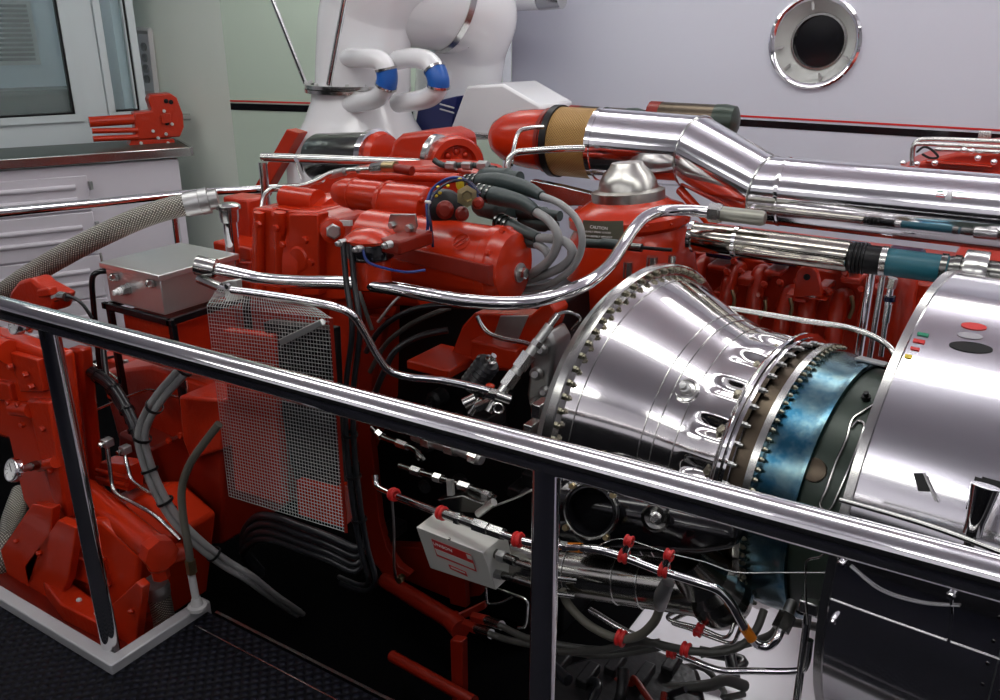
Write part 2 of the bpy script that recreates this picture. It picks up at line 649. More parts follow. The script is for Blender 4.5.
MB().obox(c, bd * .17, EZ * .22, bn * .012).build('frame', 'ltgrey', t)
m = MB()
for k in range(12):
    m.obox(c + bn * .016 + EZ * (-.18 + k * .033), bd * .14, EZ * .010, bn * .006)
m.build('slats', 'dark', t)
# next panel of the left wall, running behind the booth, with a small framed hatch
p_s2 = BP(135, 60) - bn * .35 + bd * .10
p_s2.z = 0
SD = (p_s2 - p_seam).normalized()
SN = Vector((-SD.y, SD.x, 0))
if SN.y > 0:
    SN = -SN
p_s2 = p_s2 + SD * 1.0
struct(vwall(p_seam, p_s2, PITZ, CEIL, .08, SN), 'wall_left_side', 'wallg2')
h = T('wall_hatch', 'small framed hatch with round dials in the pale green wall behind the booth', 'hatch')
q = [WP(u, v, p_seam, SN) for u, v in ((136, 30), (153, 31), (160, 93), (141, 95))]
fr = MB()
for a, b in ((0, 1), (1, 2), (2, 3), (3, 0)):
    fr.tube([q[a] + SN * .02, q[b] + SN * .02], .022, 4, 1)
fr.build('frame', 'ltgrey', h)
MB().prism([p + SN * .004 for p in q], SN * .012).build('panel', 'white', h)
for k in range(4):
    t = .25 + k * .17
    c = (q[0] * (1 - t) + q[3] * t) * .45 + (q[1] * (1 - t) + q[2] * t) * .55 + SN * .018
    MB().lathe(c, SN, [(0, .028), (.012, .028), (.012, .02), (.006, .02)], 16).build('dial', 'dull', h)
one(MB().obox(BP(44, 106) - bn * .6 + EZ * -.10, bd * .5, bn * .2, EZ * .17), 'booth_console', 'green', 'dark console inside the booth, seen low through the big window', 'console', bevel=.03)
# ------------------------------------------------------------------ cabinet under the booth
t = T('tool_cabinet', 'low white cabinet with louvred drawers and steel-edged top below the booth', 'cabinet')
f0, f1 = WZ(0, 160, .95), WZ(190, 147.5, .95)
cd = (f1 - f0).normalized()
cn = Vector((cd.y, -cd.x, 0))
fL, fR = f0 - cd * .8, f1.copy()
m = MB().prism([fL, fR, fR - cn * .55, fL - cn * .55], (0, 0, -.006))
m.build('worktop', 'green', t)
m = MB().prism([fL + EZ * .004, fR + EZ * .004, fR + EZ * .004 + cn * .02, fL + EZ * .004 + cn * .02], (0, 0, -.055))
m.prism([fR + EZ * .004, fR + EZ * .004 + cd * .02, fR + EZ * .004 + cd * .02 - cn * .55, fR + EZ * .004 - cn * .55], (0, 0, -.055))
m.build('steel_edge', 'steel', t, .004)
ce = WP(186, 240, fL, cn)
sr = (ce - fL).dot(cd)
e0, e1 = fL - cn * .02, fL + cd * (sr + .02) - cn * .02
MB().prism([Vector((p.x, p.y, PITZ + .02)) for p in (e0, e1, e1 - cn * .5, e0 - cn * .5)], (0, 0, .95 - .065 - PITZ - .02)).build('carcass', 'cab', t, .006)


def CP(u, v):
    return WP(u, v, fL - cn * .02, cn)


zs = [CP(60, v).z for v in (176, 213, 258, 302, 350)]
sd = (CP(92, 210) - fL).dot(cd)
for k in range(4):
    zt, zb_ = zs[k] - .006, zs[k + 1] + .006
    a = fL + cd * .1
    b = fL + cd * sd
    d = MB().prism([Vector((p.x, p.y, zb_)) for p in (a - cn * .02, b - cn * .02, b + cn * .0, a + cn * .0)], (0, 0, zt - zb_)).build('drawer', 'cab', t, .004)
    zm = (zt + zb_) / 2
    m = MB()
    for dz in (-.035, .04):
        a2, b2 = fL + cd * .2, fL + cd * (sd - .07)
        m.tube([Vector((a2.x, a2.y, zm + dz)), Vector((b2.x, b2.y, zm + dz))], [.016, .016], 10, 1)
    m.build('louvre', 'cab', d)
    hp = fL + cd * (sd + .012) + cn * .012
    MB().box(hp + Vector((-.01, -.01, zm + .02 - hp.z)), hp + Vector((.01, .01, zm + .07 - hp.z))).build('latch', 'dull', d, .002)
# red gear pump standing on the cabinet top
t = T('spare_pump', 'small red gear pump standing on the end of the cabinet top', 'pump')
pc = WZ(160, 143, .952)
ax = -cd
side = -cn
pu = px(pc, 1)


def SP(du, dv, off=0):
    return WP(du, dv, pc - cn * off, cn)


MB().prism([SP(129, 146), SP(176, 145), SP(174, 139), SP(131, 140)], side * .12).build('base_foot', 'redc', t, .004)
MB().prism([SP(136, 140, -.005), SP(180, 137, -.005), SP(184, 127, -.005), SP(183, 114, -.005), SP(177, 98, -.005), SP(170, 93, -.005), SP(150, 95, -.005), SP(148, 100, -.005), SP(152, 111, -.005), SP(134, 113, -.005)], side * .13).build('body', 'redc', t, .008)
m = MB().cyl(SP(89, 122, .03), SP(138, 119, .03), pu * 5, 20)
m.build('upper_cylinder', 'red', t)
m = MB().tube([SP(92, 131, .0), SP(138, 130, .0)], pu * 2.6, 10, 1)
m.tube([SP(93, 139, .0), SP(138, 137, .0)], pu * 2.8, 10, 1)
m.build('slide_rail', 'red', t)
MB().cyl(SP(182, 117, .05), SP(190, 117, .05), pu * 3.4, 6).build('shaft_end', 'steel', t)
each(t, 'port_hole', 'blk', pu * 2.2, .004, [(SP(u, v, -.006), cn) for u, v in ((166, 101), (171, 102), (167, 123))], 16)
MB().prism([SP(160, 114, -.012), SP(170, 113, -.012), SP(171, 122, -.012), SP(162, 124, -.012)], cn * .012).build('front_plate', 'redc', t, .003)
each(t, 'bolt_head', 'ltgrey', pu * 1.6, .012, [(SP(u, v, -.008), cn) for u, v in ((153, 131), (164, 111), (166, 134), (158, 138), (172, 124), (141, 143), (168, 143))], 10)
#==END_SETTING==
# ------------------------------------------------------------------ white air ducts at the far left
def band(t, name, a, b, r, material, w, n=40):
    """strap around a tube: centred between points, axis a->b"""
    a, b = Vector(a), Vector(b)
    d = (b - a).normalized()
    c = (a + b) / 2
    return MB().lathe(c - d * w / 2, d, [(0, r), (0, r * 1.04), (w, r * 1.04), (w, r)], n, caps=False).build(name, material, t)


t = T('intake_duct', 'huge white air duct curving down onto a bolted round flange', 'duct')
YA = 3.25
rA = px(W(365, 60, YA), 47)
MB().tube(PT((363, 88, YA), (364, 50, YA), (368, 10, YA), (385, -30, YA), (425, -42, 3.45)), [rA * 1.02, rA * 1.0, rA * .98, rA * .98, rA * .98], 48, 8).build('inlet_bend', 'white', t)
MB().tube(PT((372, -6, 3.3), (405, -2, 3.4), (432, 0, 3.5), (452, 4, 3.6)), [rA * .95, rA * .97, rA * 1.0, rA * 1.0], 48, 6).build('cross_tube', 'white', t)
rB = px(W(455, 20, 3.65), 47)
MB().tube(PT((446, 3, 3.58), (470, 12, 3.7), (462, 50, 3.78), (455, 120, 3.78)), [rB, rB, rB * .98, rB * .96], 48, 8).build('down_bend', 'white', t)
band(t, 'clamp_band', W(444, 2, 3.56), W(452, 5, 3.6), rA * 1.0, 'steel', .03)
fc = W(358, 87, YA)
m = MB().lathe(fc - EZ * .02, EZ, [(0, rA), (0, rA * 1.14), (.016, rA * 1.15), (.018, rA * 1.05), (.02, rA * 1.14), (.036, rA * 1.14), (.036, rA)], 56, caps=False)
m.build('flange', 'steel', t)
for k in range(18):
    a = 2 * PI * k / 18
    MB().hexb(fc + Vector((math.cos(a) * rA * 1.09, math.sin(a) * rA * 1.09, .016)), EZ, .010, .012).build('flange_bolt', 'ltgrey', t)
lo = W(352, 160, YA)
MB().lathe(fc - EZ * .02, -EZ, [(0, rA * 1.0), (.04, rA * 1.02), (.13, rA * 1.2), (.24, rA * 1.5), (.34, rA * 1.65), (.75, rA * 1.7)], 56).build('inlet_cone', 'white', t)
for nm, pts, rr, cp0, cp1, lab in (
        ('small_bypass_pipe', ((338, 58, 3.12), (364, 58, 3.0), (381, 61, 2.97), (387, 74, 2.97), (385, 88, 2.97), (375, 99, 3.0), (357, 103, 3.05), (340, 106, 3.12)), 9.6, (386.6, 71, 2.97), (385.5, 84, 2.97), 'small white bypass elbow with blue coupling, on the front of the huge white duct'),
        ('small_bypass_pipe', ((398, 60, 3.15), (414, 58, 3.05), (429, 62, 3.0), (437, 75, 2.98), (438, 88, 2.98), (430, 97, 3.0), (416, 101, 3.02), (398, 103, 3.1)), 10.0, (436, 76, 2.98), (438.5, 86, 2.98), 'small white bypass elbow with blue coupling, between the two big white duct bends')):
    b = T(nm, lab, 'pipe', 'bypass elbows on the white duct')
    P = PT(*pts)
    r = px(P[3], rr)
    MB().tube(P, r, 20, 6).build('elbow', 'white', b)
    Q = spl(P, 6)[16:24]
    MB().tube(Q, r * 1.12, 24, 1).build('blue_coupling', 'bluep', b)
    for e, d in ((Q[0], Q[1] - Q[0]), (Q[-1], Q[-1] - Q[-2])):
        d = d.normalized()
        MB().lathe(e - d * .005, d, [(0, r * 1.06), (0, r * 1.2), (.010, r * 1.2), (.010, r * 1.06)], 24, caps=False).build('hose_clamp', 'steel', b)
t = T('cowl_housing', 'white faceted fibreglass cowl between the big white duct and the orange mesh filter', 'cowl')
yw = 3.45
MB().prism([W(u, v, yw) for u, v in ((466, 86), (503, 84), (541, 106), (541, 122), (525, 140), (446, 140))], (0, .3, 0)).build('shell', 'white', t, .012)
MB().pbox(449, 131, 500, 140, yw - .03, .08).build('base_rail', 'steel', t, .004)
m = MB().pprism([(412, 140), (418, 108), (440, 100), (457, 96), (450, 140)], 3.46, .2)
t = T('blue_fan_casing', 'deep blue casing glimpsed between the white duct and the white cowl', 'casing')
m.build('casing', mat('deep_blue', (.006, .014, .11), 0, .3), t, .006)
m = MB()
for k in range(2):
    m.tube(PT((440, 104 + k * 5, 3.44), (454, 108 + k * 5, 3.44)), .004, 8, 1)
m.build('edge_rails', 'ltgrey', t)
one(MB().obox((W(285, 152, 2.9) + W(258, 200, 2.9)) / 2 + Vector((.0, 0, 0)), (W(307, 117, 2.9) - W(255, 208, 2.9)) / 2, EY * .03, (W(291, 150, 2.9) - W(279, 146, 2.9)) / 2), 'brace_beam', 'red', 'sloping red steel beam in front of the black-striped green wall', 'beam', bevel=.004)
pipe('hanger_rod', 'thin steel rod slanting up from the white duct flange, beside the green wall', 'rod', ((151, -309, 2.84), (307, 87, 3.12)), 2.4, 'chrome', sm=1)
pipe('hanger_rod', 'upright steel rod in front of the huge white duct', 'rod', ((401, -300, 2.66), (329, 84, 2.98)), 2.8, 'chrome', sm=1)
t = T('vent_pipe', 'short white capped pipe high on the rear wall near the white duct', 'pipe')
MB().cyl(W(486, 2, 4.7), W(548, 0, 4.7), px(W(500, 0, 4.7), 9), 20).build('tube', 'white', t)
MB().cyl(W(540, -1, 4.7), W(562, -3, 4.7), px(W(500, 0, 4.7), 10.5), 20).build('cap', 'steel', t)
# dark polished silencer lying behind the engine
t = T('silencer_can', 'dark polished silencer can lying below the huge white duct', 'silencer')
a, b = W(318, 158, 2.75), W(376, 158, 2.72)
r = px(a, 24)
MB().lathe(a, b - a, [(-.02, r * .5), (0, r * .93), (.02, r), ((b - a).length, r)], 36).build('can', 'shaft', t)
MB().lathe(b, b - a, [(-.01, r * .9), (-.01, r * 1.12), (.02, r * 1.12), (.025, r * .8), (.04, r * .6)], 36).build('end_flange', 'chrome', t)
MB().lathe(b, b - a, [(.02, r * .7), (.035, r * 1.02), (.06, r * .9), (.07, r * .4)], 30).build('red_ring', 'red', t)

# ------------------------------------------------------------------ rear red blower castings
t = T('blower_casting', 'lumpy red casting between the dark silencer can and the red wheel housing', 'casting')
y = 2.62
MB().pprism([(381, 176), (380, 160), (389, 155), (391, 142), (400, 134), (418, 132), (430, 131), (444, 137), (447, 160), (440, 176)], y, .22).build('body', 'redc', t, .02)
MB().lathe(W(438, 158, y - .02), (W(448, 160, y) - W(430, 156, y)), [(-.03, .05), (-.02, .085), (.0, .085), (.01, .07)], 30).build('end_ring', 'steel', t)
MB().sphere(W(400, 166, y - .02), px(W(400, 166, y), 12), 1.3, .8, .8).build('port_boss', 'red', t)
t = T('wheel_housing', 'round dark red wheel housing with holes, behind the front engine', 'housing')
o = W(458, 165, 2.6)
d = (Vector((.75, -.66, .05))).normalized()
r = px(o, 28)
MB().lathe(o - d * .08, d, [(0, r * .8), (.02, r), (.07, r), (.085, r * .93), (.085, r * .70), (.06, r * .62), (.06, r * .3), (.09, r * .26), (.095, 0.001)], 40).build('casing', 'red', t)
for k in range(8):
    a = 2 * PI * k / 8
    e1 = d.cross(EZ).normalized()
    e2 = e1.cross(d)
    p = o + d * -.02 + (e1 * math.cos(a) + e2 * math.sin(a)) * r * .46
    MB().sphere(p, r * .13).build('inner_boss', 'redc', t)

# ------------------------------------------------------------------ big polished exhaust / intake trunk with filter
DY = 2.9
t = T('polished_trunk', 'wide polished steel air trunk with mitred bend running to the right edge', 'duct')
A0, A1 = W(606, 145, DY), None
ra, rb, rc = .128, .120, .104
zA = A0.z
xm1 = W(697, 138, DY).x
A0 = Vector((W(601, 134, DY).x, DY, zA))
A1 = Vector((xm1, DY, zA))
B0 = W(766, 190, 2.74)
B1 = Vector((2.6, 2.74, B0.z))


def mitre(m, P, rr, n=48):
    rings = []
    for i, p in enumerate(P):
        r = rr[i]
        t0 = (P[i] - P[i - 1]).normalized() if i else (P[1] - P[0]).normalized()
        t1 = (P[i + 1] - P[i]).normalized() if i < len(P) - 1 else t0
        nn = (t0 + t1).normalized()
        e1 = Vector((0, 0, 1)) - t0 * t0.z
        e1.normalize()
        e2 = t0.cross(e1)
        ring = []
        for k in range(n):
            q = p + (e1 * math.cos(2 * PI * k / n) + e2 * math.sin(2 * PI * k / n)) * r
            q = q + t0 * ((p - q).dot(nn) / t0.dot(nn))
            ring.append(m.bm.verts.new(q))
        rings.append(ring)
    m._faces(rings, caps=False)
    return m


P = [A0, A1, B0, B1]
rings = None
m = mitre(MB(), P, (ra, rb, rc, rc))
bm_all = m
bm_all.build('shell', 'duct', t, ang=25)


def weld(p, t0, t1, r, name='seam_bead'):
    nn = (t0.normalized() + t1.normalized()).normalized()
    t0 = t0.normalized()
    e1 = (EZ - t0 * t0.z).normalized()
    e2 = t0.cross(e1)
    pts = []
    for k in range(49):
        q = p + (e1 * math.cos(2 * PI * k / 48) + e2 * math.sin(2 * PI * k / 48)) * r
        q += t0 * ((p - q).dot(nn) / t0.dot(nn))
        pts.append(q)
    return MB().tube(pts, .0035, 8, 1).build(name, 'steel', t)


weld(A1, A1 - A0, B0 - A1, rb * 1.005)
weld(B0, B0 - A1, B1 - B0, rc * 1.005)
x2 = W(745, 190, 2.74)
for x in (B0.x + .05, .25, 1.3):
    MB().lathe((x, 2.74, B0.z), EX, [(0, rc), (0, rc * 1.02), (.006, rc * 1.03), (.012, rc * 1.02), (.012, rc)], 48, caps=False).build('joint_band', 'chrome', t)
MB().lathe(A0, EX, [(-.004, ra), (-.004, ra * 1.035), (.014, ra * 1.035), (.014, ra)], 48, caps=False).build('joint_band', 'chrome', t)


def decal(t, name, u0, v0, u1, v1, material, o, d, R, lift=.0012):
    """thin patch that follows a round shell between two picture corners"""
    p0, n0 = hitcyl(u0, v0, o, d, R)
    p1, n1 = hitcyl(u1, v1, o, d, R)
    s0, s1 = (p0 - o).dot(d), (p1 - o).dot(d)
    e1 = (EZ - d * d.z).normalized()
    e2 = d.cross(e1)
    a0 = math.atan2(n0.dot(e2), n0.dot(e1))
    a1 = math.atan2(n1.dot(e2), n1.dot(e1))
    m = MB()
    m.lathe(o + d * min(s0, s1), d, [(0, R + lift), (abs(s1 - s0), R + lift)], 8, (min(a0, a1), max(a0, a1)), caps=False)
    return m.build(name, material, t)


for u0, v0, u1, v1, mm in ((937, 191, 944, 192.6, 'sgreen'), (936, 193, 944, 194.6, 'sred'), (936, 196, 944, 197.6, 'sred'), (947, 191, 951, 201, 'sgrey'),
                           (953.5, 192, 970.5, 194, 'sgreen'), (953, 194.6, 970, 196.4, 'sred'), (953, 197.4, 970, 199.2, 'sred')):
    decal(t, 'painted_reflection', u0, v0, u1, v1, mm, B0, EX, rc)  # striped reflections painted on the trunk as thin patches
# orange mesh filter in line with the trunk, and the red inlet dome before it
t = T('mesh_filter', 'amber woven mesh filter drum joined to the polished trunk', 'filter')
F1 = A0 - EX * .004
F0 = Vector((W(560, 140, DY).x, DY, zA))
MB().lathe(F0, EX, [(0, ra * .98), (F1.x - F0.x, ra * .98)], 48, uv=27).build('mesh_drum', 'amber', t)
MB().lathe(F0, EX, [(-.02, ra * .9), (-.02, ra * 1.03), (.006, ra * 1.03), (.006, ra * .95)], 48, caps=False).build('end_rim', 'blk', t)
t = T('inlet_dome', 'smooth red inlet dome beside the amber mesh filter', 'dome')
MB().lathe(F0 - EX * .012, -EX, [(0, ra * .75), (.0, ra * .86), (.02, ra * .88), (.10, ra * .87), (.16, ra * .82), (.22, ra * .70), (.265, ra * .50), (.29, ra * .25), (.295, .001)], 44).build('dome', 'red', t)
MB().lathe(F0 - EX * .05, EX, [(0, ra * .85), (0, ra * .93), (.015, ra * .93), (.015, ra * .85)], 44, caps=False).build('collar', 'redd', t)
pipe('guard_tube', 'bent satin tube crossing in front of the red dome and amber filter', 'tube', ((507, 172, 2.55), (509, 160, 2.56), (516, 153, 2.58), (530, 151, 2.6), (560, 149, 2.66), (584, 148, 2.72)), 3.4, 'steel', sm=6)
pipe('guard_tube', 'slim satin tube leaning against the red dome', 'tube', ((511, 165, 2.57), (514, 148, 2.62), (519, 132, 2.66), (530, 128, 2.7), (543, 127, 2.75)), 2.2, 'steel', sm=6)
# dark air cleaners peeping over the trunk
for lab, u0, u1, v, rr in (('dark air cleaner drum with red band, showing above the mitred bend of the trunk', 655, 728, 117, 15), ('dark air cleaner drum, just showing above the amber filter', 575, 638, 120, 14)):
    t = T('air_cleaner', lab, 'air cleaner', 'air cleaners behind the trunk')
    a = W(u0, v, 3.5)
    b = Vector((W(u1, v + 2, 3.5).x, 3.5, a.z))
    r = px(a, rr)
    MB().lathe(a, EX, [(0, r * .93), (0, r), (b.x - a.x, r)], 32).build('drum', 'ti' if u0 > 600 else 'ti', t)
    MB().lathe(b, EX, [(-.05, r * 1.03), (-.01, r * 1.06), (.03, r * .95), (.04, r * .6), (.045, 0.001)], 32).build('end_cap', 'green', t)
    MB().lathe(a, EX, [(-.02, r * .5), (-.02, r * 1.02), (.03, r * 1.02), (.03, r)], 32).build('red_band', 'redd', t)

# ------------------------------------------------------------------ spring-loaded red valve under the trunk
t = T('relief_valve', 'domed red spring-loaded valve with steel collar and caution label, under the trunk', 'valve')
vb = W(630, 240, 2.66)
vx, vy = vb.x, vb.y
d = Vector((-.10, 0, 1)).normalized()


def vz(v, y=2.66):
    return W(628, v, y).z - vb.z


u1 = px(vb, 1)
MB().lathe(vb, d, [(vz(300), u1 * 66), (vz(272), u1 * 66), (vz(262), u1 * 64), (vz(240), u1 * 63), (vz(231), u1 * 58), (vz(226), u1 * 55), (vz(222), u1 * 60), (vz(214), u1 * 60), (vz(207), u1 * 54), (vz(203), u1 * 44), (vz(199), u1 * 38)], 56).build('body', 'red', t)
MB().lathe(vb, d, [(vz(205), u1 * 33), (vz(203), u1 * 36), (vz(190), u1 * 36), (vz(189), u1 * 33), (vz(188), u1 * 29.5), (vz(181), u1 * 28), (vz(173), u1 * 24), (vz(167), u1 * 18), (vz(162), u1 * 15)], 48).build('steel_collar', 'brushed', t)
each(t, 'rim_bolt', 'red', .008, .008, [(vb + Vector((math.cos(2 * PI * k / 14) * u1 * 57, math.sin(2 * PI * k / 14) * u1 * 57, vz(214.5))), EZ) for k in range(14)])
R = u1 * 63.4
lab = decal(t, 'caution_label', 583, 220, 624, 240, mat('label_olive', (.10, .10, .07), 0, .5), vb, d, R)
for body, u, v, ue, sz in (('CAUTION', 592, 227.5, 611, 5.0), ('HEAVILY SPRING LOADED', 587, 231.5, 620, 3.6), ('DISASSEMBLY WITHOUT', 588, 236, 620, 3.6)):
    p, nn = hitcyl(u, v, vb, d, R)
    pe, ne = hitcyl(ue, v + 2, vb, d, R)
    text('caution_text', body, 'paper', t, p + nn * .012, pe - p, EZ, (pe - p).length * 1.45 / len(body))
pipe('steel_brace', 'bright steel cross brace between the red valve and the polished pipe', 'brace', ((676, 238, 2.85), (728, 247, 2.7)), 4, 'chrome', sm=1)
pipe('steel_brace', 'red diagonal brace rising to the mitred trunk bend', 'brace', ((680, 190, 2.85), (724, 238, 2.72)), 5, 'red', sm=1)

# ------------------------------------------------------------------ polished water pipe under the trunk with teal hose joint
t = T('coolant_main', 'polished pipe with teal rubber joint running below the wide trunk', 'pipe')
YC = 2.58
c0 = W(690, 236, YC)
r = px(W(760, 243, YC), 15)
xs = [W(u, 250, YC).x for u in (690, 736, 850, 866, 884, 890, 920, 952, 967, 992, 1015)]
z = c0.z


def sec(name, x0, x1, rr, material):
    return MB().lathe((x0, YC, z), EX, [(0, rr * .96), (.004, rr), (x1 - x0 - .004, rr), (x1 - x0, rr * .96)], 36).build(name, material, t)


sec('pipe_run', xs[0], xs[2], r, 'dchrome')
sec('pipe_end', xs[7], 1.9, r * .86, 'shaft')
sec('rubber_boot', xs[2], xs[4], r * .9, 'blk')
sec('teal_hose', xs[4], xs[7], r * .86, 'tealh')
sec('collar', xs[8], xs[9], r * 1.35, 'steel')
for x in (xs[0] + .005, xs[1]):
    MB().lathe((x, YC, z), EX, [(-.006, r), (-.006, r * 1.1), (.006, r * 1.1), (.006, r)], 36, caps=False).build('pipe_band', 'chrome', t)
for k in range(4):
    x = xs[2] + .012 + k * .010
    MB().torus((x, YC, z), EX, r * .92, .004, 32, 6).build('boot_ring', 'blk', t)
for x in (xs[5] - .01, xs[7] - .012, xs[7] + .02):
    MB().lathe((x, YC, z), EX, [(-.008, r * .86), (-.008, r * .95), (.008, r * .95), (.008, r * .86)], 36, caps=False).build('hose_clamp', 'steel' if x < xs[6] else 'shaft', t)

# ------------------------------------------------------------------ rear red diesel engine behind the turbine
t = T('rear_engine', 'red diesel engine block behind the polished turbine case', 'engine')
y = 3.1
MB().pbox(655, 246, 945, 420, y + .12, .55).build('block', 'redc', t, .01)
q0, q1 = W(665, 415, y + .2), W(935, 415, y + .2)
MB().box((q1.x - .05, y + .14, q1.z - .02), (q1.x + 1.5, y + .66, W(800, 250, y + .12).z)).build('block_end', 'redc', t, .01)
MB().box((q0.x, y + .2, q0.z + .02), (q1.x, y + .6, PITZ)).build('sump', 'redd', t, .01)
for u0, u1_, v0, v1 in ((706, 738, 236, 262), (764, 797, 243, 268), (822, 858, 249, 274), (880, 915, 256, 280)):
    MB().pbox(u0, v0, u1_, v1, y - .03, .2).build('rocker_cover', 'navy', t, .012)
k = 0
for u, v0, v1, rr in ((668, 258, 300, 9), (700, 268, 312, 8), (730, 275, 330, 8), (757, 280, 350, 9), (786, 300, 350, 9), (808, 302, 360, 10), (838, 305, 360, 10), (868, 300, 360, 9), (905, 280, 350, 13)):
    a, b = W(u, v0, y), W(u - 6, v1, y - .04)
    MB().tube([a + EY * .12, a + Vector((0, .02, .01)), (a + b) / 2 - EY * .02, b], px(a, rr) * .92, 16, 4).build('exhaust_runner', 'redc', t)
for u, v, w, h in ((690, 276, 12, 9), (716, 268, 18, 8), (744, 282, 14, 10), (772, 274, 16, 8), (800, 300, 14, 8), (850, 281, 20, 9), (822, 290, 12, 8), (880, 292, 14, 10), (720, 296, 16, 10), (752, 306, 14, 8)):
    MB().pbox(u - w / 2, v - h / 2, u + w / 2, v + h / 2, y - .05, .12).build('casting_lug', 'redc', t, .008)
each(t, 'stud_nut', 'redc', px(W(760, 280, y), 3.2), .03, [(W(u, v, y - .06), (0, -1, .4)) for u, v in ((690, 268), (704, 282), (728, 272), (742, 272), (765, 285), (781, 283), (830, 292), (846, 274), (862, 290), (712, 305), (735, 262), (798, 282), (874, 280), (760, 296))])
# lifting eye
e = MB()
P = [W(u, v, y - .1) for u, v in ((793, 297), (796, 274), (800, 268), (806, 265.5), (812, 267.5), (817, 273), (822, 296))]
e.prism(P, (0, .03, 0))
e = e.build('lifting_eye', 'red', t, .004)
MB().lathe(W(807, 277, y - .101), -EY, [(0, px(P[0], 3.2)), (.003, px(P[0], 3.2)), (.003, 0.001)], 20).build('eye_hole', 'blk', e)
MB().pbox(786, 294, 826, 301, y - .1, .09).build('eye_foot', 'red', t, .004)
for u0, v0, u1_, v1 in ((732, 290, 731, 312), (790, 298, 788, 320), (851, 296, 849, 318), (765, 300, 760, 318), (698, 280, 690, 296)):
    MB().tube([W(u0, v0, y - .12), W((u0 + u1_) / 2 + 3, (v0 + v1) / 2, y - .12), W(u1_, v1, y - .12)], px(W(u0, v0, y), 1.9), 8, 4).build('injector_pipe', 'brass', t)
for lb, u, v, yy, rr, mm in (('bright steel post standing behind the turbine, nearest the red engine', 873, 266, 2.75, 4.6, 'chrome'), ('slim steel post just beside the thicker post behind the turbine', 884, 270, 2.7, 3.2, 'steel')):
    p = W(u, v, yy)
    one(MB().cyl(p, (p.x, p.y, PITZ), px(p, rr), 16), 'support_post', mm, lb, 'post')
t = T('hydraulic_fitting', 'upright steel hose fitting with hex nut and red band before the red engine', 'fitting')
for a, b, rr, mm, nm in (((893, 278), (890, 288), 5.2, 'steel', 'hex_nut'), ((891.5, 285), (888, 305), 3.6, 'chrome', 'stem'), ((890, 296), (889.5, 301), 5.6, 'navy', 'collar'), ((889, 304), (886, 322), 3.9, 'steel', 'ferrule'), ((886, 320), (881, 356), 2.9, 'steel', 'tube')):
    pa, pb = W(*a, 2.66), W(*b, 2.66)
    MB().cyl(pa, pb, px(pa, rr), 6 if nm == 'hex_nut' else 18).build(nm, mm, t)
pipe('sensor_tube', 'slim bright tube arching over the turbine neck to the cowl', 'tube', ((690, 303, 2.3), (740, 310, 2.3), (800, 320, 2.28), (850, 328, 2.25), (880, 340, 2.22), (893, 352, 2.18), (897, 372, 2.15)), 3.0, 'steel', sm=6)

# ------------------------------------------------------------------ far engine top at the right edge
t = T('far_engine', 'top of a third red engine with braided lines, beyond the trunk at the picture edge', 'engine')
y = 3.85
MB().pprism([(885, 190), (895, 171), (925, 160), (955, 153), (1012, 150), (1250, 165), (1270, 250)], y, .5).build('block', 'redc', t, .015)
for u0, v0, u1_, v1 in ((925, 163, 992, 158), (938, 170, 1003, 166), (903, 169, 930, 167)):
    MB().pbox(u0, v0, u1_, v1 + 8, y - .05, .12).build('valve_cover', 'red', t, .01)
for P in (((912, 166, 3.8), (913, 150, 3.8), (917, 141, 3.8), (935, 139, 3.8), (1015, 142, 3.8)), ((912, 160, 3.78), (914, 146, 3.78), (930, 144, 3.78), (1015, 148, 3.78)), ((935, 149, 3.76), (1015, 153, 3.76))):
    MB().tube(PT(*P), px(W(*P[0]), 2.2), 10, 4).build('coolant_line', 'steel', t)
for u, v in ((903, 163), (917, 164), (964, 150), (972, 151), (994, 162), (978, 158), (935, 163)):
    MB().sphere(W(u, v, 3.74), px(W(u, v, 3.74), 3.4), 1, 1, .9).build('pipe_union', 'chrome', t)
MB().tube(PT((917, 152, 3.76), (924, 147, 3.74), (932, 150, 3.74), (938, 157, 3.74), (930, 158, 3.74), (922, 154, 3.74)), px(W(917, 152, 3.76), 1.2), 8, 5).build('cable_loop', 'blk', t)
MB().pbox(979, 131, 990, 139, 3.9, .04).build('pipe_hanger', 'steel', t, .003)
# ------------------------------------------------------------------ gas turbine
TB = -.167
TO = Vector((-.6, 2.1, .591))
TD = Vector((math.cos(TB), math.sin(TB), 0))
TE2 = TD.cross(EZ)          # horizontal, towards the walkway


def ring_pt(s, R, a):
    """a = 0 at the top, 90 deg = walkway side"""
    return TO + TD * s + (EZ * math.cos(a) + TE2 * math.sin(a)) * R


def rad(a):
    return EZ * math.cos(a) + TE2 * math.sin(a)


if (TE2.y > 0):
    TE2 = -TE2
t = T('gas_turbine', 'polished gas turbine case with bolted flanges, behind the handrail', 'turbine')
MB().lathe(TO, TD, [(-.30, .20), (-.30, .452), (-.293, .466), (-.270, .466), (-.266, .462), (-.266, .43)], 120, caps=True).build('front_flange', 'steel', t)
MB().lathe(TO, TD, [(-.33, .2), (-.33, .435), (-.303, .44), (-.302, .2)], 100).build('backing_flange', 'dull', t)
prof = [(-.268, .436), (-.24, .428), (-.19, .408), (-.14, .388), (-.10, .372), (-.06, .358), (-.03, .350), (.0, .345), (.017, .3435)]
MB().lathe(TO, TD, prof, 120, caps=False).build('cone_case', 'cone', t)
for s in (-.236, -.075, -.045, .005):
    i = max(k for k in range(len(prof) - 1) if prof[k][0] <= s)
    f = (s - prof[i][0]) / (prof[i + 1][0] - prof[i][0])
    R = prof[i][1] * (1 - f) + prof[i + 1][1] * f
    MB().torus(TO + TD * s, TD, R + .0005, .0018, 120, 6).build('case_seam', 'steel', t)
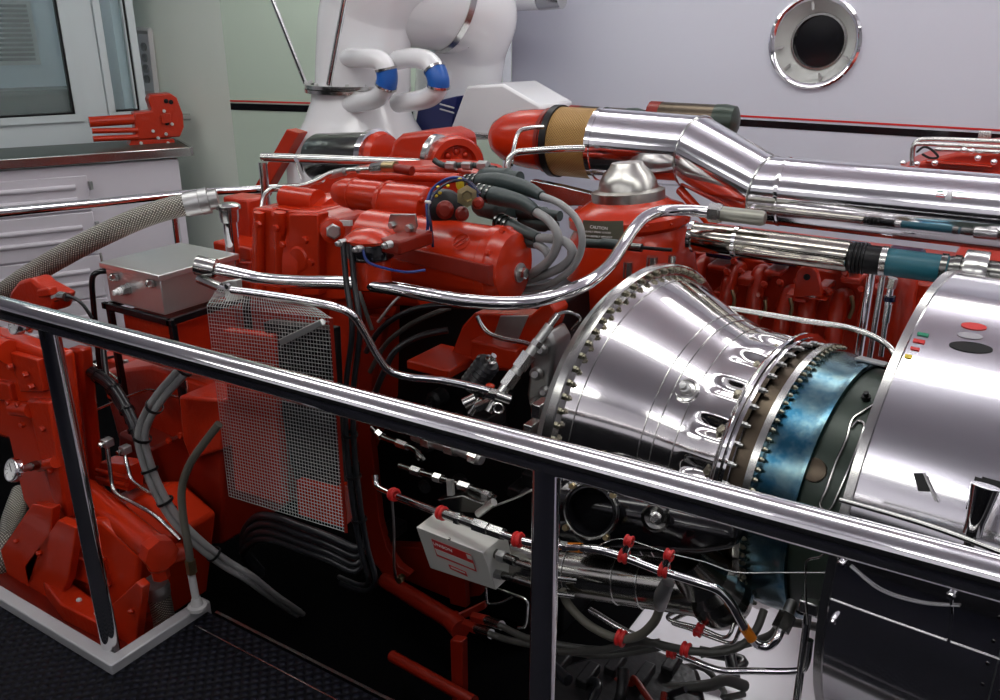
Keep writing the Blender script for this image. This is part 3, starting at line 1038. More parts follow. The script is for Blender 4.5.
# scalloped rear end of the cone: pockets pressed between the lobes, a nut in each
m = MB()
rings = []
for i in range(15):
    s = .015 + .103 * i / 14
    f = min(1, max(0, (s - .022) / .05))
    f = f * f * (3 - 2 * f) * (1 - max(0, (s - .100) / .018) * .5)
    base = .3435 - .0085 * (s - .015) / .103
    rings.append([m.bm.verts.new(ring_pt(s, base + .004 * f - .019 * f * max(0, math.cos(20 * 2 * PI * k / 400)) ** 1.1, 2 * PI * k / 400)) for k in range(400)])
m._faces(rings, caps=False)
m.build('scalloped_end', 'cone', t, ang=60)
each(t, 'pocket_nut', 'boltm', .0075, .012, [(ring_pt(.090, .322, 2 * PI * k / 20), rad(2 * PI * k / 20) + TD * .6) for k in range(-2, 8)], 6)
MB().lathe(TO, TD, [(.108, .325), (.112, .345), (.120, .350), (.126, .352), (.130, .362), (.138, .362), (.141, .352), (.148, .352), (.150, .335)], 120, caps=False).build('clamp_ring', 'chrome', t)
MB().lathe(TO, TD, [(.148, .322), (.196, .320)], 100, caps=False).build('titanium_ring', 'ti', t)
MB().lathe(TO, TD, [(.194, .30), (.196, .351), (.214, .353), (.216, .30)], 110, caps=False).build('rear_flange', 'steel', t)
MB().lathe(TO, TD, [(.214, .333), (.224, .336), (.292, .331), (.300, .334), (.314, .332), (.316, .322)], 110, caps=False).build('blue_case', 'blue', t)
MB().lathe(TO, TD, [(.314, .316), (.40, .312), (.56, .312)], 100, caps=False).build('green_case', 'green', t)


def bolts(s, R, n, r, h, dirn, name, a0, a1, material='steel'):
    src = None
    for k in range(n):
        a = 2 * PI * k / n
        aa = (a + PI) % (2 * PI) - PI
        if not (a0 <= aa <= a1):
            continue
        p = ring_pt(s, R, a)
        if src is None:
            b = MB().lathe(Vector((0, 0, 0)), TD * dirn, [(0, r), (h * .55, r), (h * .6, r * .6), (h, r * .55)], 6).build(name, material, t)
            src = b
            base = b.location.copy()
            b.location = base + p
        else:
            b = src.copy()
            COL.objects.link(b)
            b.location = base + p


bolts(-.266, .450, 76, .0092, .0125, 1, 'flange_bolt', -.6, 2.3, 'boltm')
bolts(.150, .338, 44, .007, .015, 1, 'clamp_bolt', -.5, 2.3, 'dull')
bolts(.216, .344, 90, .0058, .009, 1, 'ring_bolt', -.4, 2.4, 'boltm')
# boss on the cone
p, nn = hitcyl(686, 390, TO, TD, .348)
b = MB().lathe(p - nn * .006, nn, [(0, .032), (.008, .032), (.010, .026), (.006, .022), (.008, .014)], 32).build('igniter_boss', 'steel', t)
MB().lathe(p, nn, [(0, .014), (.014, .013), (.016, .009), (.028, .009), (.03, .0001)], 16).build('igniter_plug', 'dull', b)
# small chrome lugs left of the front flange, below
for u, v in ((533, 428), (541, 408)):
    q = W(u, v, 1.80)
    MB().box(q - Vector((.014, .03, .02)), q + Vector((.014, .03, .02))).build('flange_lug', 'steel', t, .003)
# tab plate on top of the blue case, and the plugged port
p, nn = hitcyl(872, 362, TO, TD, .335)
MB().obox(p + nn * .002, TD * .035, nn.cross(TD) * .018, nn * .003).build('data_tab', 'dull', t, .001)
p, nn = hitcyl(814, 470, TO, TD, .318)
b = MB().lathe(p - nn * .004, nn, [(0, .027), (.007, .027), (.008, .024), (.008, .0001)], 30).build('port_cover', 'ti', t)
p, nn = hitcyl(866, 400, TO, TD, .312)
MB().lathe(p, nn, [(0, .010), (.012, .010), (.012, .006), (.022, .006)], 10).build('sensor_stub', 'blk', t)
# cap lugs and fitting on the top of the front flange
for u, v, w in ((628, 268, 5), (652, 263, 6), (672, 262, 4)):
    p = W(u, v, 2.42)
    MB().cyl(p - EZ * .03, p + EZ * .02, px(p, w), 14).build('flange_stud', 'steel', t)
# looped sense line on the green case
P = [hitcyl(u, v, TO, TD, .317)[0] for u, v in ((873, 405), (862, 412), (852, 420), (846, 440), (836, 462), (826, 490), (820, 503), (824, 510), (831, 508), (838, 494), (850, 466), (862, 434), (864, 424), (858, 421), (852, 428))]
one(MB().tube(P, .003, 8, 4), 'sense_line', 'steel', 'thin looped steel line clipped to the dark green turbine case', 'tube')

# ------------------------------------------------------------------ big polished cowl round the rear of the turbine
CB = -.106
CO = Vector((-.6, 2.1, .618))
CD = Vector((math.cos(CB), math.sin(CB), 0))
s0, CR = .438, .541
t = T('turbine_cowl', 'large polished round cowl with painted reflections at the right picture edge', 'cowl')
MB().lathe(CO, CD, [(s0, CR - .012), (s0, CR), (2.2, CR), (2.2, CR - .012), (s0, CR - .012)], 140, caps=False).build('shell', 'duct', t)
MB().lathe(CO, CD, [(s0 - .006, CR - .014), (s0 - .006, CR + .004), (s0 + .010, CR + .005), (s0 + .012, CR)], 140, caps=False).build('edge_rim', 'steel', t)
MB().lathe(CO + CD * (s0 + .25), CD, [(0, CR - .02), (.01, CR - .02), (.01, .2)], 80, caps=False).build('inner_bulkhead', 'blk', t)
for s in (s0 + .30, s0 + .70):
    MB().torus(CO + CD * s, CD, CR + .0002, .0011, 140, 6).build('panel_seam', 'dull', t)


def cowlpt(s, a, R=CR):
    e2 = CD.cross(EZ)
    if e2.y > 0:
        e2 = -e2
    return CO + CD * s + (EZ * math.cos(a) + e2 * math.sin(a)) * R, (EZ * math.cos(a) + e2 * math.sin(a))


each(t, 'rivet', 'shaft', .0034, .0016, [cowlpt(s0 + .30 + ds, .1 + k * .085) for k in range(26) for ds in (-.014, .014)], 8)
for u, v, w, h, mm, nm in ((974, 326, 13, 3.4, 'sred', 'oval_reflection'), (970, 335.5, 13, 3.2, 'sgrey', 'oval_reflection'), (971, 347, 22, 5.2, 'blk', 'black_oval')):
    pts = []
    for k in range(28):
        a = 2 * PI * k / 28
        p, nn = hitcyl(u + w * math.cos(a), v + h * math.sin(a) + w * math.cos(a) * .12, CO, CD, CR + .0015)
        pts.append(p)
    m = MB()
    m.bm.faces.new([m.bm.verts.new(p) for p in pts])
    m.build(nm, mm, t)  # red and grey ovals are painted reflections, the black one a flat shape
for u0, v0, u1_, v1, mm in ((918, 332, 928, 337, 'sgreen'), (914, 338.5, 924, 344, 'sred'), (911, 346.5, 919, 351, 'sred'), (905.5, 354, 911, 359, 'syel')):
    decal(t, 'painted_reflection', u0, v0, u1_, v1, mm, CO, CD, CR + .001)  # coloured reflections painted along the cowl edge
p, nn = hitcyl(922, 484, CO, CD, CR)
pl = MB()
Q = [hitcyl(u, v, CO, CD, CR + .001)[0] for u, v in ((913, 473), (924, 473), (933, 492), (918, 491))]
pl.bm.faces.new([pl.bm.verts.new(q) for q in Q])
lv = pl.build('latch_opening', 'blk', t)
Q = [hitcyl(u, v, CO, CD, CR + .02)[0] for u, v in ((924, 473), (936, 501))]
MB().tube(Q, .0025, 6, 1).build('latch_tab', 'steel', lv)
pq = hitcyl(978, 495, CO, CD, CR + .004)
MB().obox(pq[0], CD * .012, pq[1].cross(CD) * .03, pq[1] * .003).obox(pq[0] + CD * .03 + EZ * .03, CD * .03, pq[1].cross(CD) * .006, pq[1] * .003).build('vent_slot', 'blk', t)
# hinged lower door edge strip
P = [hitcyl(u, v, CO, CD, CR + .006)[0] for u, v in ((833, 560), (829, 585), (823, 610), (815, 650), (809, 690), (806, 712))]
for v0, ss in ((598, .0), (622, .02)):
    pass
P = [hitcyl(u, v, CO, CD, CR + .001)[0] for u, v in ((828, 598), (880, 617), (945, 640), (1010, 663))]
MB().tube(P, .0016, 6, 3).build('door_seam', 'steel', t)
P = [hitcyl(u, v, CO, CD, CR + .004)[0] for u, v in ((850, 566), (880, 590), (920, 603), (960, 606))]
MB().tube(P, .0022, 6, 5).build('wire_stay', 'dull', t)
for u, v in ((835, 618), (952, 594), (843, 562)):
    p, nn = hitcyl(u, v, CO, CD, CR)
    MB().lathe(p, nn, [(0, .008), (.01, .008), (.012, .005), (.02, .005), (.021, .0001)], 12).build('catch', 'chrome', t)
P = [hitcyl(u, v, CO, CD, CR + .003)[0] for u, v in ((951, 600), (951, 620), (948, 645))]
MB().tube(P, .003, 8, 3).build('strap', 'chrome', t)
# conical drain and chrome rail at the right edge
t = T('drain_funnel', 'short polished drain funnel hanging at the cowl near the right edge', 'funnel')
a, b = W(986, 486, 1.42), W(972, 534, 1.40)
MB().lathe(a, b - a, [(0, px(a, 14)), ((b - a).length * .75, px(a, 9)), ((b - a).length, px(a, 9.5))], 28).build('cone', 'chrome', t)
MB().cyl(b, b + (b - a) * .25, px(a, 5), 16).build('spigot', 'shaft', t)
pipe('lower_rail_tube', 'thin steel tube running under the cowl just above the handrail', 'tube', ((840, 500, 1.40), (920, 523, 1.37), (1010, 556, 1.34), (1350, 690, 1.26)), 3.0, 'steel', sm=3)

# ------------------------------------------------------------------ handrail in front
t = T('handrail', 'thick polished handrail on round posts crossing the whole foreground', 'handrail')
HY, HZ = 1.085, 1.0
RA, RB = WZ(0, 307.5, HZ), WZ(1000, 578.5, HZ)
RU = (RB - RA).normalized()
MB().tube([RA - RU * 1.8, RB + RU * 1.0], .0305, 32, 1).build('top_rail', 'chrome', t)
for (u, v) in ((40, 325), (547, 470)):
    x, HY, zf = (-2.003, 1.089, -.09) if u < 300 else (-.629, 1.133, 0)
    MB().cyl((x, HY, zf), (x, HY, HZ - .01), .0245, 32).build('post', 'chrome', t)
# far handrails
t = T('far_handrail', 'slim far handrail with one post, in front of the white cabinet', 'handrail')
zz = 1.0
p0, p1, p2 = WZ(-60, 219, zz), WZ(200, 192.5, zz), WZ(300, 187, zz)
MB().tube([p0, p1 * .5 + p0 * .5, p1, p1 * .5 + p2 * .5, p2], .017, 20, 4).build('rail', 'chrome', t)
pp = WZ(172, 196, zz)
MB().cyl(pp, (pp.x, pp.y, PITZ), .015, 20).build('post', 'chrome', t)
t = T('corner_handrail', 'short dark-looking handrail with corner post behind the red gearcase', 'handrail')
zz = 1.19
p0, p1 = WZ(262, 157, zz), WZ(425, 163, zz)
MB().tube([p0, p1], .017, 20, 1).build('rail', 'steel', t)
MB().cyl(p0 - EZ * .02, (p0.x, p0.y, PITZ), .017, 20).build('post', 'steel', t)
MB().cyl(WZ(297, 159, zz), WZ(305, 186, zz - .22), .012, 12).build('stay', 'chrome', t)
# ------------------------------------------------------------------ front red engine group
t = T('gearcase', 'big ribbed red gearcase at the left end of the front engine', 'gearcase')
y = 1.95
MB().pprism([(252, 208), (272, 209), (273, 214), (286, 214), (287, 210), (318, 211), (322, 216), (332, 222), (350, 262), (352, 300), (250, 300)], y, .42).build('case', 'red', t, .012)
for u0, u1_ in ((256, 263), (276, 284)):
    a, b = W((u0 + u1_) / 2, 212, y - .01), W((u0 + u1_) / 2 + .5, 296, y - .01)
    MB().cyl(a, b, px(a, (u1_ - u0) / 2 + 2), 20).build('rib', 'red', t)
MB().pprism([(288, 214), (318, 214), (319, 296), (289, 296)], y - .035, .05).build('cover_plate', 'red', t, .006)
a = W(283, 197, y + .1)
b = Vector((W(318, 200, y + .1).x, a.y, a.z))
MB().lathe(a, EX, [(0, px(a, 9)), (.012, px(a, 12)), ((b - a).x, px(a, 12))], 30).build('top_boss', 'red', t)
MB().pbox(271, 209, 318, 214, y + .02, .25).build('top_flange', 'red', t, .006)
each(t, 'case_bolt', 'red', .012, .012, [(W(u, v, y - .035), -EY) for u, v in ((277, 228), (284, 244), (259, 224), (296, 268), (306, 240), (312, 262))])
p = W(302, 258, y - .02)
MB().lathe(p, -EY, [(0, .045), (.012, .045), (.02, .036), (.022, .0001)], 28).build('inspection_cap', 'red', t)
# bell housing
t = T('bell_housing', 'rounded red bell housing with a hex plug, between the gearcase and the starters', 'housing')
o = W(352, 262, 2.13)
r = px(o, 1)
MB().lathe(o, EX, [(-.10, r * 66), (-.06, r * 68), (-.03, r * 67), (-.025, r * 62), (0, r * 61), (.005, r * 55), (.04, r * 52), (.045, r * 48), (.12, r * 42), (.22, r * 33), (.34, r * 30)], 60).build('bell', 'red', t)
p = W(333, 231, 1.90)
b = MB().lathe(p, (.75, -.65, .1), [(-.05, r * 11), (.0, r * 11), (.004, r * 8)], 28).build('plug_boss', 'red', t)
MB().hexb(p, (.75, -.65, .1), r * 7, .022).build('hex_plug', 'dull', b)
p = W(344, 223, 1.93)
MB().obox(p, (.03, 0, .003), (0, .006, 0), (0, 0, .008)).build('nameplate', 'ltgrey', t)
# starter motor pair
t = T('starter_motor', 'red two-diameter starter motor cylinder lying on top of the front engine', 'motor')
y = 2.0
a = W(347, 193, y)
r1, r2 = px(a, 15), px(a, 20)
xa, xb, xc, xd = [W(u, 195, y).x for u in (345, 380, 384, 428)]
z0 = a.z
MB().lathe((xa, y, z0), EX, [(-.03, r1 * .7), (0, r1 * .95), (.015, r1), (xb - xa, r1), (xb - xa + .01, r1 * .92)], 40).build('small_barrel', 'red', t)
MB().lathe((xc, y, z0 - .012), EX, [(-.012, r1 * .95), (0, r2 * .95), (.01, r2), (xd - xc - .02, r2), (xd - xc, r2 * .93), (xd - xc + .01, r2 * .6)], 44).build('large_barrel', 'red', t)
MB().pprism([(390, 214), (415, 214), (417, 226), (412, 238), (394, 232), (388, 222)], 1.74, .006).build('mount_ear', 'brushed', t, .002)
each(t, 'mount_bolt', 'dull', .010, .010, [(W(u, v, 1.739), -EY) for u, v in ((392.5, 225), (409.5, 228))])
each(t, 'barrel_bolt', 'red', .008, .012, [(Vector((xd + .0, y + math.cos(a) * r2 * .8, z0 - .012 + math.sin(a) * r2 * .8)), EX) for a in [2 * PI * k / 6 + .4 for k in range(6)]])
for xx in (xa + (xb - xa) * .3, xc + (xd - xc) * .12):
    MB().torus((xx, y, z0 - (.012 if xx > xb else 0)), EX, (r2 if xx > xb else r1) + .0005, .003, 40, 8).build('barrel_seam', 'red', t)
MB().pbox(382, 210, 424, 224, y - .04, .1).build('saddle', 'red', t, .01)
t = T('rail_casting', 'long low red casting carrying steel fuel fittings behind the starter motor', 'casting')
MB().pprism([(300, 190), (318, 176), (350, 168), (430, 166), (470, 172), (478, 186), (470, 205), (310, 205)], 2.3, .2).build('body', 'redc', t, .015)
MB().cyl(W(360, 176, 2.25), W(460, 178, 2.25), px(W(400, 176, 2.25), 4.5), 16).build('ridge', 'red', t)
# fuel line of fittings along the top
t = T('fuel_line', 'row of steel unions and red sleeve along the top of the front engine', 'fuel line')
MB().tube(PT((262, 208, 2.05), (265, 195, 2.07), (275, 188, 2.1), (300, 186, 2.12), (316, 181, 2.15), (330, 174, 2.18), (350, 171, 2.2), (378, 169, 2.2)), px(W(300, 186, 2.1), 2.8), 12, 5).build('tube', 'steel', t)
for u, v, u2, v2, rr, mm, nm in ((316, 181, 322, 178.5, 4.4, 'dull', 'hex_nut'), (330, 175, 345, 171.5, 4.2, 'dull', 'union'), (348, 171, 358, 170, 3.6, 'steel', 'ferrule'), (372, 168.5, 384, 167, 5.2, 'steel', 'hex_nut'), (384, 167, 396, 167, 5.6, 'brass', 'ring'), (388, 167, 412, 171, 4.8, 'redd', 'red_sleeve')):
    MB().cyl(W(u, v, 2.19), W(u2, v2, 2.19), px(W(u, v, 2.19), rr), 6 if nm == 'hex_nut' else 16).build(nm, mm, t)
t = T('dark_fitting_line', 'dark elbow and union line with small loop before the red wheel housing', 'fitting line')
MB().tube(PT((434, 160, 2.3), (440, 164, 2.3), (450, 166, 2.3), (470, 165, 2.3), (496, 169, 2.3)), px(W(450, 166, 2.3), 3), 10, 5).build('tube', 'conn', t)
for u, rr in ((452, 4.6), (468, 4.2), (484, 5.2)):
    MB().cyl(W(u - 5, 165.5, 2.29), W(u + 4, 166, 2.29), px(W(u, 166, 2.3), rr), 6).build('union', 'dull', t)
# oil cooler barrel
t = T('oil_cooler', 'fat red cylinder with domed bolted end and emblem, lowest of the front engine barrels', 'cylinder')
y = 1.9
a = W(455, 258, y)
r = px(a, 37)
x0, x1 = W(372, 250, y).x, W(508, 262, y).x
z0 = a.z
MB().lathe((x0, y, z0), EX, [(0, r), (x1 - x0 - .03, r)], 56).build('barrel', 'red', t)
MB().lathe((x1, y, z0), EX, [(-.045, r * 1.0), (-.04, r * 1.05), (-.015, r * 1.05), (-.01, r * 1.0), (.02, r * .9), (.034, r * .6), (.036, .0001)], 56).build('end_cap', 'red', t)
p = Vector((x1 + .035, y, z0 - .01))
b = MB().lathe(p, EX, [(0, .026), (.006, .026), (.008, .02)], 24).build('washer', 'dull', t)
MB().hexb(p + EX * .006, EX, .016, .018).build('hex_bolt', 'steel', b)
each(t, 'cap_bolt', 'red', .009, .012, [(Vector((x1 - .012, y + math.cos(a) * r * .98, z0 + math.sin(a) * r * .98)), EX) for a in [2 * PI * k / 8 + .2 for k in range(8)]])
O2 = Vector((x0, y, z0))
e = MB()
pc, nc = hitcyl(461, 242, O2, EX, r)
e1 = EX
e2 = nc.cross(EX).normalized()
ring = [pc + e1 * math.cos(2 * PI * k / 32) * .024 + e2 * math.sin(2 * PI * k / 32) * .024 + nc * (.001 - .0 * k) for k in range(33)]
e.tube(ring, .0016, 6, 1)
for k in (-1, 1):
    e.tube([pc + e1 * (-.012 + .006 * k) - e2 * .016 + nc * .003, pc + e1 * (.002 + .008 * k) + nc * .003, pc + e1 * (.010 + .006 * k) + e2 * .016 + nc * .003], .0018, 6, 1)
e.build('round_emblem', 'red', t)
for u0, v0, u1_, v1, mm in ((411, 242, 423, 246, 'ltgrey'), (470, 240, 484, 243, 'syel')):
    pass
decal(t, 'data_plate', 411, 241.5, 424, 245, 'ltgrey', O2, EX, r, .0015)
# strap across the barrel
t = T('clamp_strap', 'flat red strap bolted across the front of the fat red cylinder', 'strap')
P = [hitcyl(u, v, O2, EX, r * 1.12)[0] for u, v in ((392, 246), (430, 253), (470, 262), (488, 266))]
P2 = [hitcyl(u, v, O2, EX, r * 1.12)[0] for u, v in ((392, 258), (430, 268), (470, 279), (488, 285))]
m = MB()
for k in range(3):
    n_ = Vector((0, .012, -.0))
    m.hexa([P[k], P[k + 1], P2[k + 1], P2[k], P[k] + n_, P[k + 1] + n_, P2[k + 1] + n_, P2[k] + n_])
m.hexa([P[3], W(506, 263, 1.86), W(508, 290, 1.86), P2[3], P[3] + EY * .012, W(506, 263, 1.88), W(508, 290, 1.88), P2[3] + EY * .012])
m.build('strap', 'redd', t, .002)
MB().hexb(W(500, 276, 1.845), (.5, -.85, 0), .014, .02).build('strap_bolt', 'dull', t)
# fuel filter
t = T('fuel_filter', 'red canister filter with black head, hanging before the fat red cylinder', 'filter')
y = 1.66
c = W(371, 265, y)
u1 = px(c, 1)
zt = lambda v: W(371, v, y).z - c.z
MB().lathe(c, EZ, [(zt(287), u1 * 17), (zt(285), u1 * 20), (zt(262), u1 * 20.5), (zt(255), u1 * 20.5)], 44).build('canister', 'red', t)
MB().lathe(c, EZ, [(zt(258), u1 * 21), (zt(256), u1 * 23.5), (zt(242), u1 * 23.5), (zt(240), u1 * 22)], 44).build('head', 'blkg', t)
MB().lathe(c, EZ, [(zt(241), u1 * 24), (zt(238), u1 * 25), (zt(236), u1 * 23), (zt(231), u1 * 16), (zt(229), u1 * 7), (zt(228), .0001)], 44).build('cap', 'red', t)
MB().pbox(378, 238, 400, 256, y - .02, .14).build('mount_arm', 'redd', t, .006)
for u, v in ((345, 242), (362, 248), (391, 244)):
    p = W(u, v, y - .055)
    m = MB().cyl(p, p + Vector((-.1, -1, 0)).normalized() * .02, u1 * 3.6, 16).hexb(p + Vector((-.1, -1, 0)).normalized() * .018, (-.1, -1, 0), u1 * 2.6, .012)
    m.build('banjo_bolt', 'dull', t)
MB().tube(PT((363, 250, y - .06), (367, 261, y - .065), (380, 267, y - .055), (405, 272, y - .03), (425, 270, y + .02)), u1 * 1.3, 8, 5).build('blue_wire', 'bwire', t)
# wiring cluster at the end of the starter
t = T('solenoid_cluster', 'dark solenoid with blue looped wires and a big hex fitting, by the starter motor', 'solenoid')
y = 1.92
MB().lathe(W(445, 208, y), (.6, -.7, .1), [(-.08, px(a, 17)), (0, px(a, 19)), (.015, px(a, 17)), (.03, px(a, 8))], 26).build('body', 'blk', t)
p = W(467, 196, 1.83)
d = Vector((.55, -.8, .1)).normalized()
MB().lathe(p - d * .03, d, [(0, px(p, 9)), (.025, px(p, 9)), (.03, px(p, 11)), (.045, px(p, 11)), (.046, px(p, 6)), (.03, px(p, 4.5))], 6).build('hex_fitting', 'brass', t)
MB().sphere(W(460, 184, 1.86), px(p, 5), .8, 1, 1.3).build('yellow_tag', 'syel', t)
for pts, rr in ((((424, 246, 1.80), (428, 225, 1.80), (427, 205, 1.81), (432, 190, 1.84), (445, 180, 1.86), (460, 178, 1.87), (472, 186, 1.85), (478, 198, 1.84)), 1.7), (((433, 247, 1.79), (431, 226, 1.79), (429, 208, 1.80), (436, 192, 1.82), (450, 182, 1.84), (468, 181, 1.85), (480, 194, 1.84)), 1.5)):
    MB().tube(PT(*pts), px(p, rr), 8, 5).build('blue_wire', 'bwire' if rr > 1.6 else 'navy', t)
for u, v in ((428, 202), (430, 232)):
    q = W(u, v, 1.795)
    MB().cyl(q - EX * .008, q + EX * .008, px(q, 1.6), 8).build('white_tie', 'paper', t)
each(t, 'terminal', 'syel', px(p, 2), 0, [(W(u, v, 1.83), EZ) for u, v in ((440, 193), (448, 186), (438, 187), (436, 196))], dome=True)
for u, v, rr, du in ((445, 210, 9, 3), (462, 214, 7, 2), (478, 203, 6, 14)):
    q = W(u, v, 1.84)
    MB().lathe(q - d * .02, d, [(0, px(q, rr)), (.03, px(q, rr)), (.04, px(q, rr * .6)), (.041, .0001)], 20).build('red_plug', 'redd', t)
# dark multi-pin connectors with grey cables
t0 = [((468, 183, 2.08), (497, 181, 2.05), (525, 188, 2.02), (542, 196, 1.98), (562, 205, 1.95), (578, 222, 1.93), (582, 245, 1.92), (572, 268, 1.93), (548, 285, 1.97), (520, 290, 2.0), (500, 288, 2.05)),
      ((480, 192, 2.02), (500, 197, 2.0), (522, 203, 1.97), (536, 212, 1.95), (550, 222, 1.93), (558, 238, 1.92), (551, 258, 1.93), (534, 272, 1.96), (515, 280, 2.0), (500, 282, 2.05)),
      ((500, 222, 2.0), (515, 229, 1.97), (538, 238, 1.95), (560, 240, 1.94), (570, 246, 1.93), (572, 256, 1.93), (560, 268, 1.95), (535, 278, 1.98), (510, 284, 2.02)),
      ((510, 238, 1.98), (524, 240, 1.96), (536, 244, 1.95), (546, 251, 1.94), (548, 262, 1.95), (536, 272, 1.98), (520, 280, 2.02))]
labs = ['outermost looped grey cable with dark connector, right of the fat red cylinder', 'second looped grey cable with fat dark connector boot, inside the outermost loop', 'third looped grey cable on a ribbed dark connector, lower than the two outer loops', 'innermost short grey cable loop with dark connector, nearest the domed red end cap']
for i, (pts, lb) in enumerate(zip(t0, labs)):
    t = T('looped_cable', lb, 'cable', 'looped grey cables beside the fat red cylinder')
    P = PT(*pts)
    k = 3 if i < 2 else 2
    uu = px(P[k], 1)
    MB().tube(P[k:], uu * (3.6, 4.6, 4.6, 4.2)[i], 14, 6).build('cable', 'cond', t)
    q = P[:k + 1]
    MB().tube(q, [uu * v for v in ((8, 9, 8, 5), (9, 10, 8, 6), (8, 8, 6), (7, 7, 5))[i][:len(q)]], 16, 4).build('connector_boot', 'conn', t)
    dd = (q[1] - q[0]).normalized()
    for s in (.0, .022, .044):
        MB().lathe(q[0] + dd * s, dd, [(0, uu * 8), (0, uu * 10), (.008, uu * 10), (.008, uu * 8)], 18, caps=False).build('knurled_ring', 'shaft', t)
t = T('connector_bank', 'bank of dark multi-pin connectors under the red dome behind the cable loops', 'connector')
for u0, v0, u1_, v1, rr in ((482, 176, 520, 178, 9), (478, 205, 512, 213, 11), (512, 210, 560, 216, 7), (520, 222, 556, 226, 7)):
    pa, pb = W(u0, v0, 2.16), W(u1_, v1, 2.12)
    MB().lathe(pa, pb - pa, [(0, px(pa, rr * .8)), (.02, px(pa, rr)), ((pb - pa).length * .7, px(pa, rr)), ((pb - pa).length * .75, px(pa, rr * .75)), ((pb - pa).length, px(pa, rr * .7))], 20).build('plug', 'conn', t)
one(MB().pprism([(530, 180), (560, 186), (600, 196), (602, 206), (560, 206), (530, 198)], 2.78, .04), 'support_plate', 'steel', 'sloping bright plate below the amber filter, behind the cable loops', 'plate', bevel=.003)
t = T('dark_sensor', 'dark green sensor plug with cable pointing across the caution label', 'sensor')
for u0, v0, u1_, v1, rr, mm in ((584, 243, 604, 244, 4.6, 'conn'), (602, 243, 626, 246, 5.2, 'conn'), (624, 246, 642, 248, 4.2, 'shaft'), (640, 247.5, 672, 250, 1.8, 'blk')):
    pa, pb = W(u0, v0, 2.36), W(u1_, v1, 2.36)
    MB().cyl(pa, pb, px(pa, rr), 16).build('barrel' if rr > 2 else 'cable', mm, t)
# filler pipe with cap
t = T('filler_neck', 'short bright filler neck with cap on a red bracket, left of the gearcase', 'filler neck')
y = 1.98
c = W(232, 240, y)
u1 = px(c, 1)
zt = lambda v: W(232, v, y).z - c.z
MB().lathe(c, EZ, [(zt(262), u1 * 7), (zt(220), u1 * 7)], 28).build('neck', 'chrome', t)
MB().lathe(c, EZ, [(zt(222), u1 * 8.5), (zt(216), u1 * 9.5), (zt(210), u1 * 9.5), (zt(209), u1 * 12), (zt(206), u1 * 12), (zt(204), u1 * 9), (zt(203.5), .0001)], 28).build('cap', 'steel', t)
MB().pbox(212, 241, 252, 262, y + .04, .16).build('bracket', 'red', t, .008)
MB().pbox(222, 196, 252, 240, y + .16, .1).build('back_plate', 'redc', t, .01)
# base of the front engine
t = T('engine_block', 'dark engine block with red rails under the front red barrels', 'engine')
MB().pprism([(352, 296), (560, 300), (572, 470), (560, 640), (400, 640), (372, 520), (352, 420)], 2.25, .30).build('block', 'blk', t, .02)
MB().pprism([(250, 288), (352, 290), (352, 420), (330, 480), (225, 470), (205, 380), (212, 262), (250, 262)], 2.0, .3).build('red_base', 'redc', t, .01)
P = [(366, 316), (386, 318), (372, 380), (371, 440), (379, 520), (386, 548), (398, 566), (410, 575), (400, 582), (382, 574), (371, 556), (364, 520), (357, 440), (358, 380)]
MB().pprism(P, 2.0, .03).build('red_frame_strip', 'redd', t, .003)
rnd = random.Random(3)
for k in range(26):
    u, v = rnd.uniform(385, 545), rnd.uniform(395, 560)
    p = W(u, v, rnd.uniform(2.0, 2.2))
    if k % 3 == 0:
        MB().cyl(p, p + Vector((rnd.uniform(-.05, .09), -.03, rnd.uniform(-.05, .05))), px(p, rnd.uniform(5, 10)), 14).build('dark_lug', 'dark', t)
    elif k % 3 == 1:
        s = px(p, rnd.uniform(7, 13))
        MB().box(p - Vector((s, .03, s * .7)), p + Vector((s, .08, s * .7))).build('dark_lug', 'dark', t, .006)
    else:
        MB().lathe(p, (rnd.uniform(-.3, .3), -1, .1), [(-.05, px(p, 10)), (0, px(p, 9)), (.01, px(p, 5)), (.03, px(p, 4))], 14).build('dark_lug', 'dark', t)
# square red block below the water pipe
t = T('red_manifold', 'square-edged red block and backing plate under the bent water pipe', 'manifold')
MB().pbox(406, 360, 449, 380, 1.92, .18).build('front_block', 'red', t, .006)
MB().pprism([(450, 356), (462, 326), (474, 313), (530, 316), (548, 300), (556, 312), (545, 342), (520, 372), (494, 371), (470, 362)], 2.05, .08).build('back_plate', 'red', t, .006)
MB().pprism([(490, 346), (500, 316), (528, 316), (514, 348)], 2.045, .01).build('steel_plate', 'dull', t, .002)
MB().pbox(470, 340, 517, 372, 2.0, .06).build('end_block', 'red', t, .006)
t = T('bellows_boot', 'black ribbed rubber boot with steel tip beside the square red block', 'boot')
a, b = W(471, 386, 1.84), W(489, 362, 1.84)
L = (b - a).length
MB().lathe(a, b - a, [(L * k / 12, px(a, 13 if k % 2 else 10)) for k in range(13)], 26).build('boot', 'rub', t)
MB().lathe(b, b - a, [(0, px(a, 6)), (.012, px(a, 6)), (.014, px(a, 3)), (.028, px(a, 3))], 16).build('tip', 'steel', t)
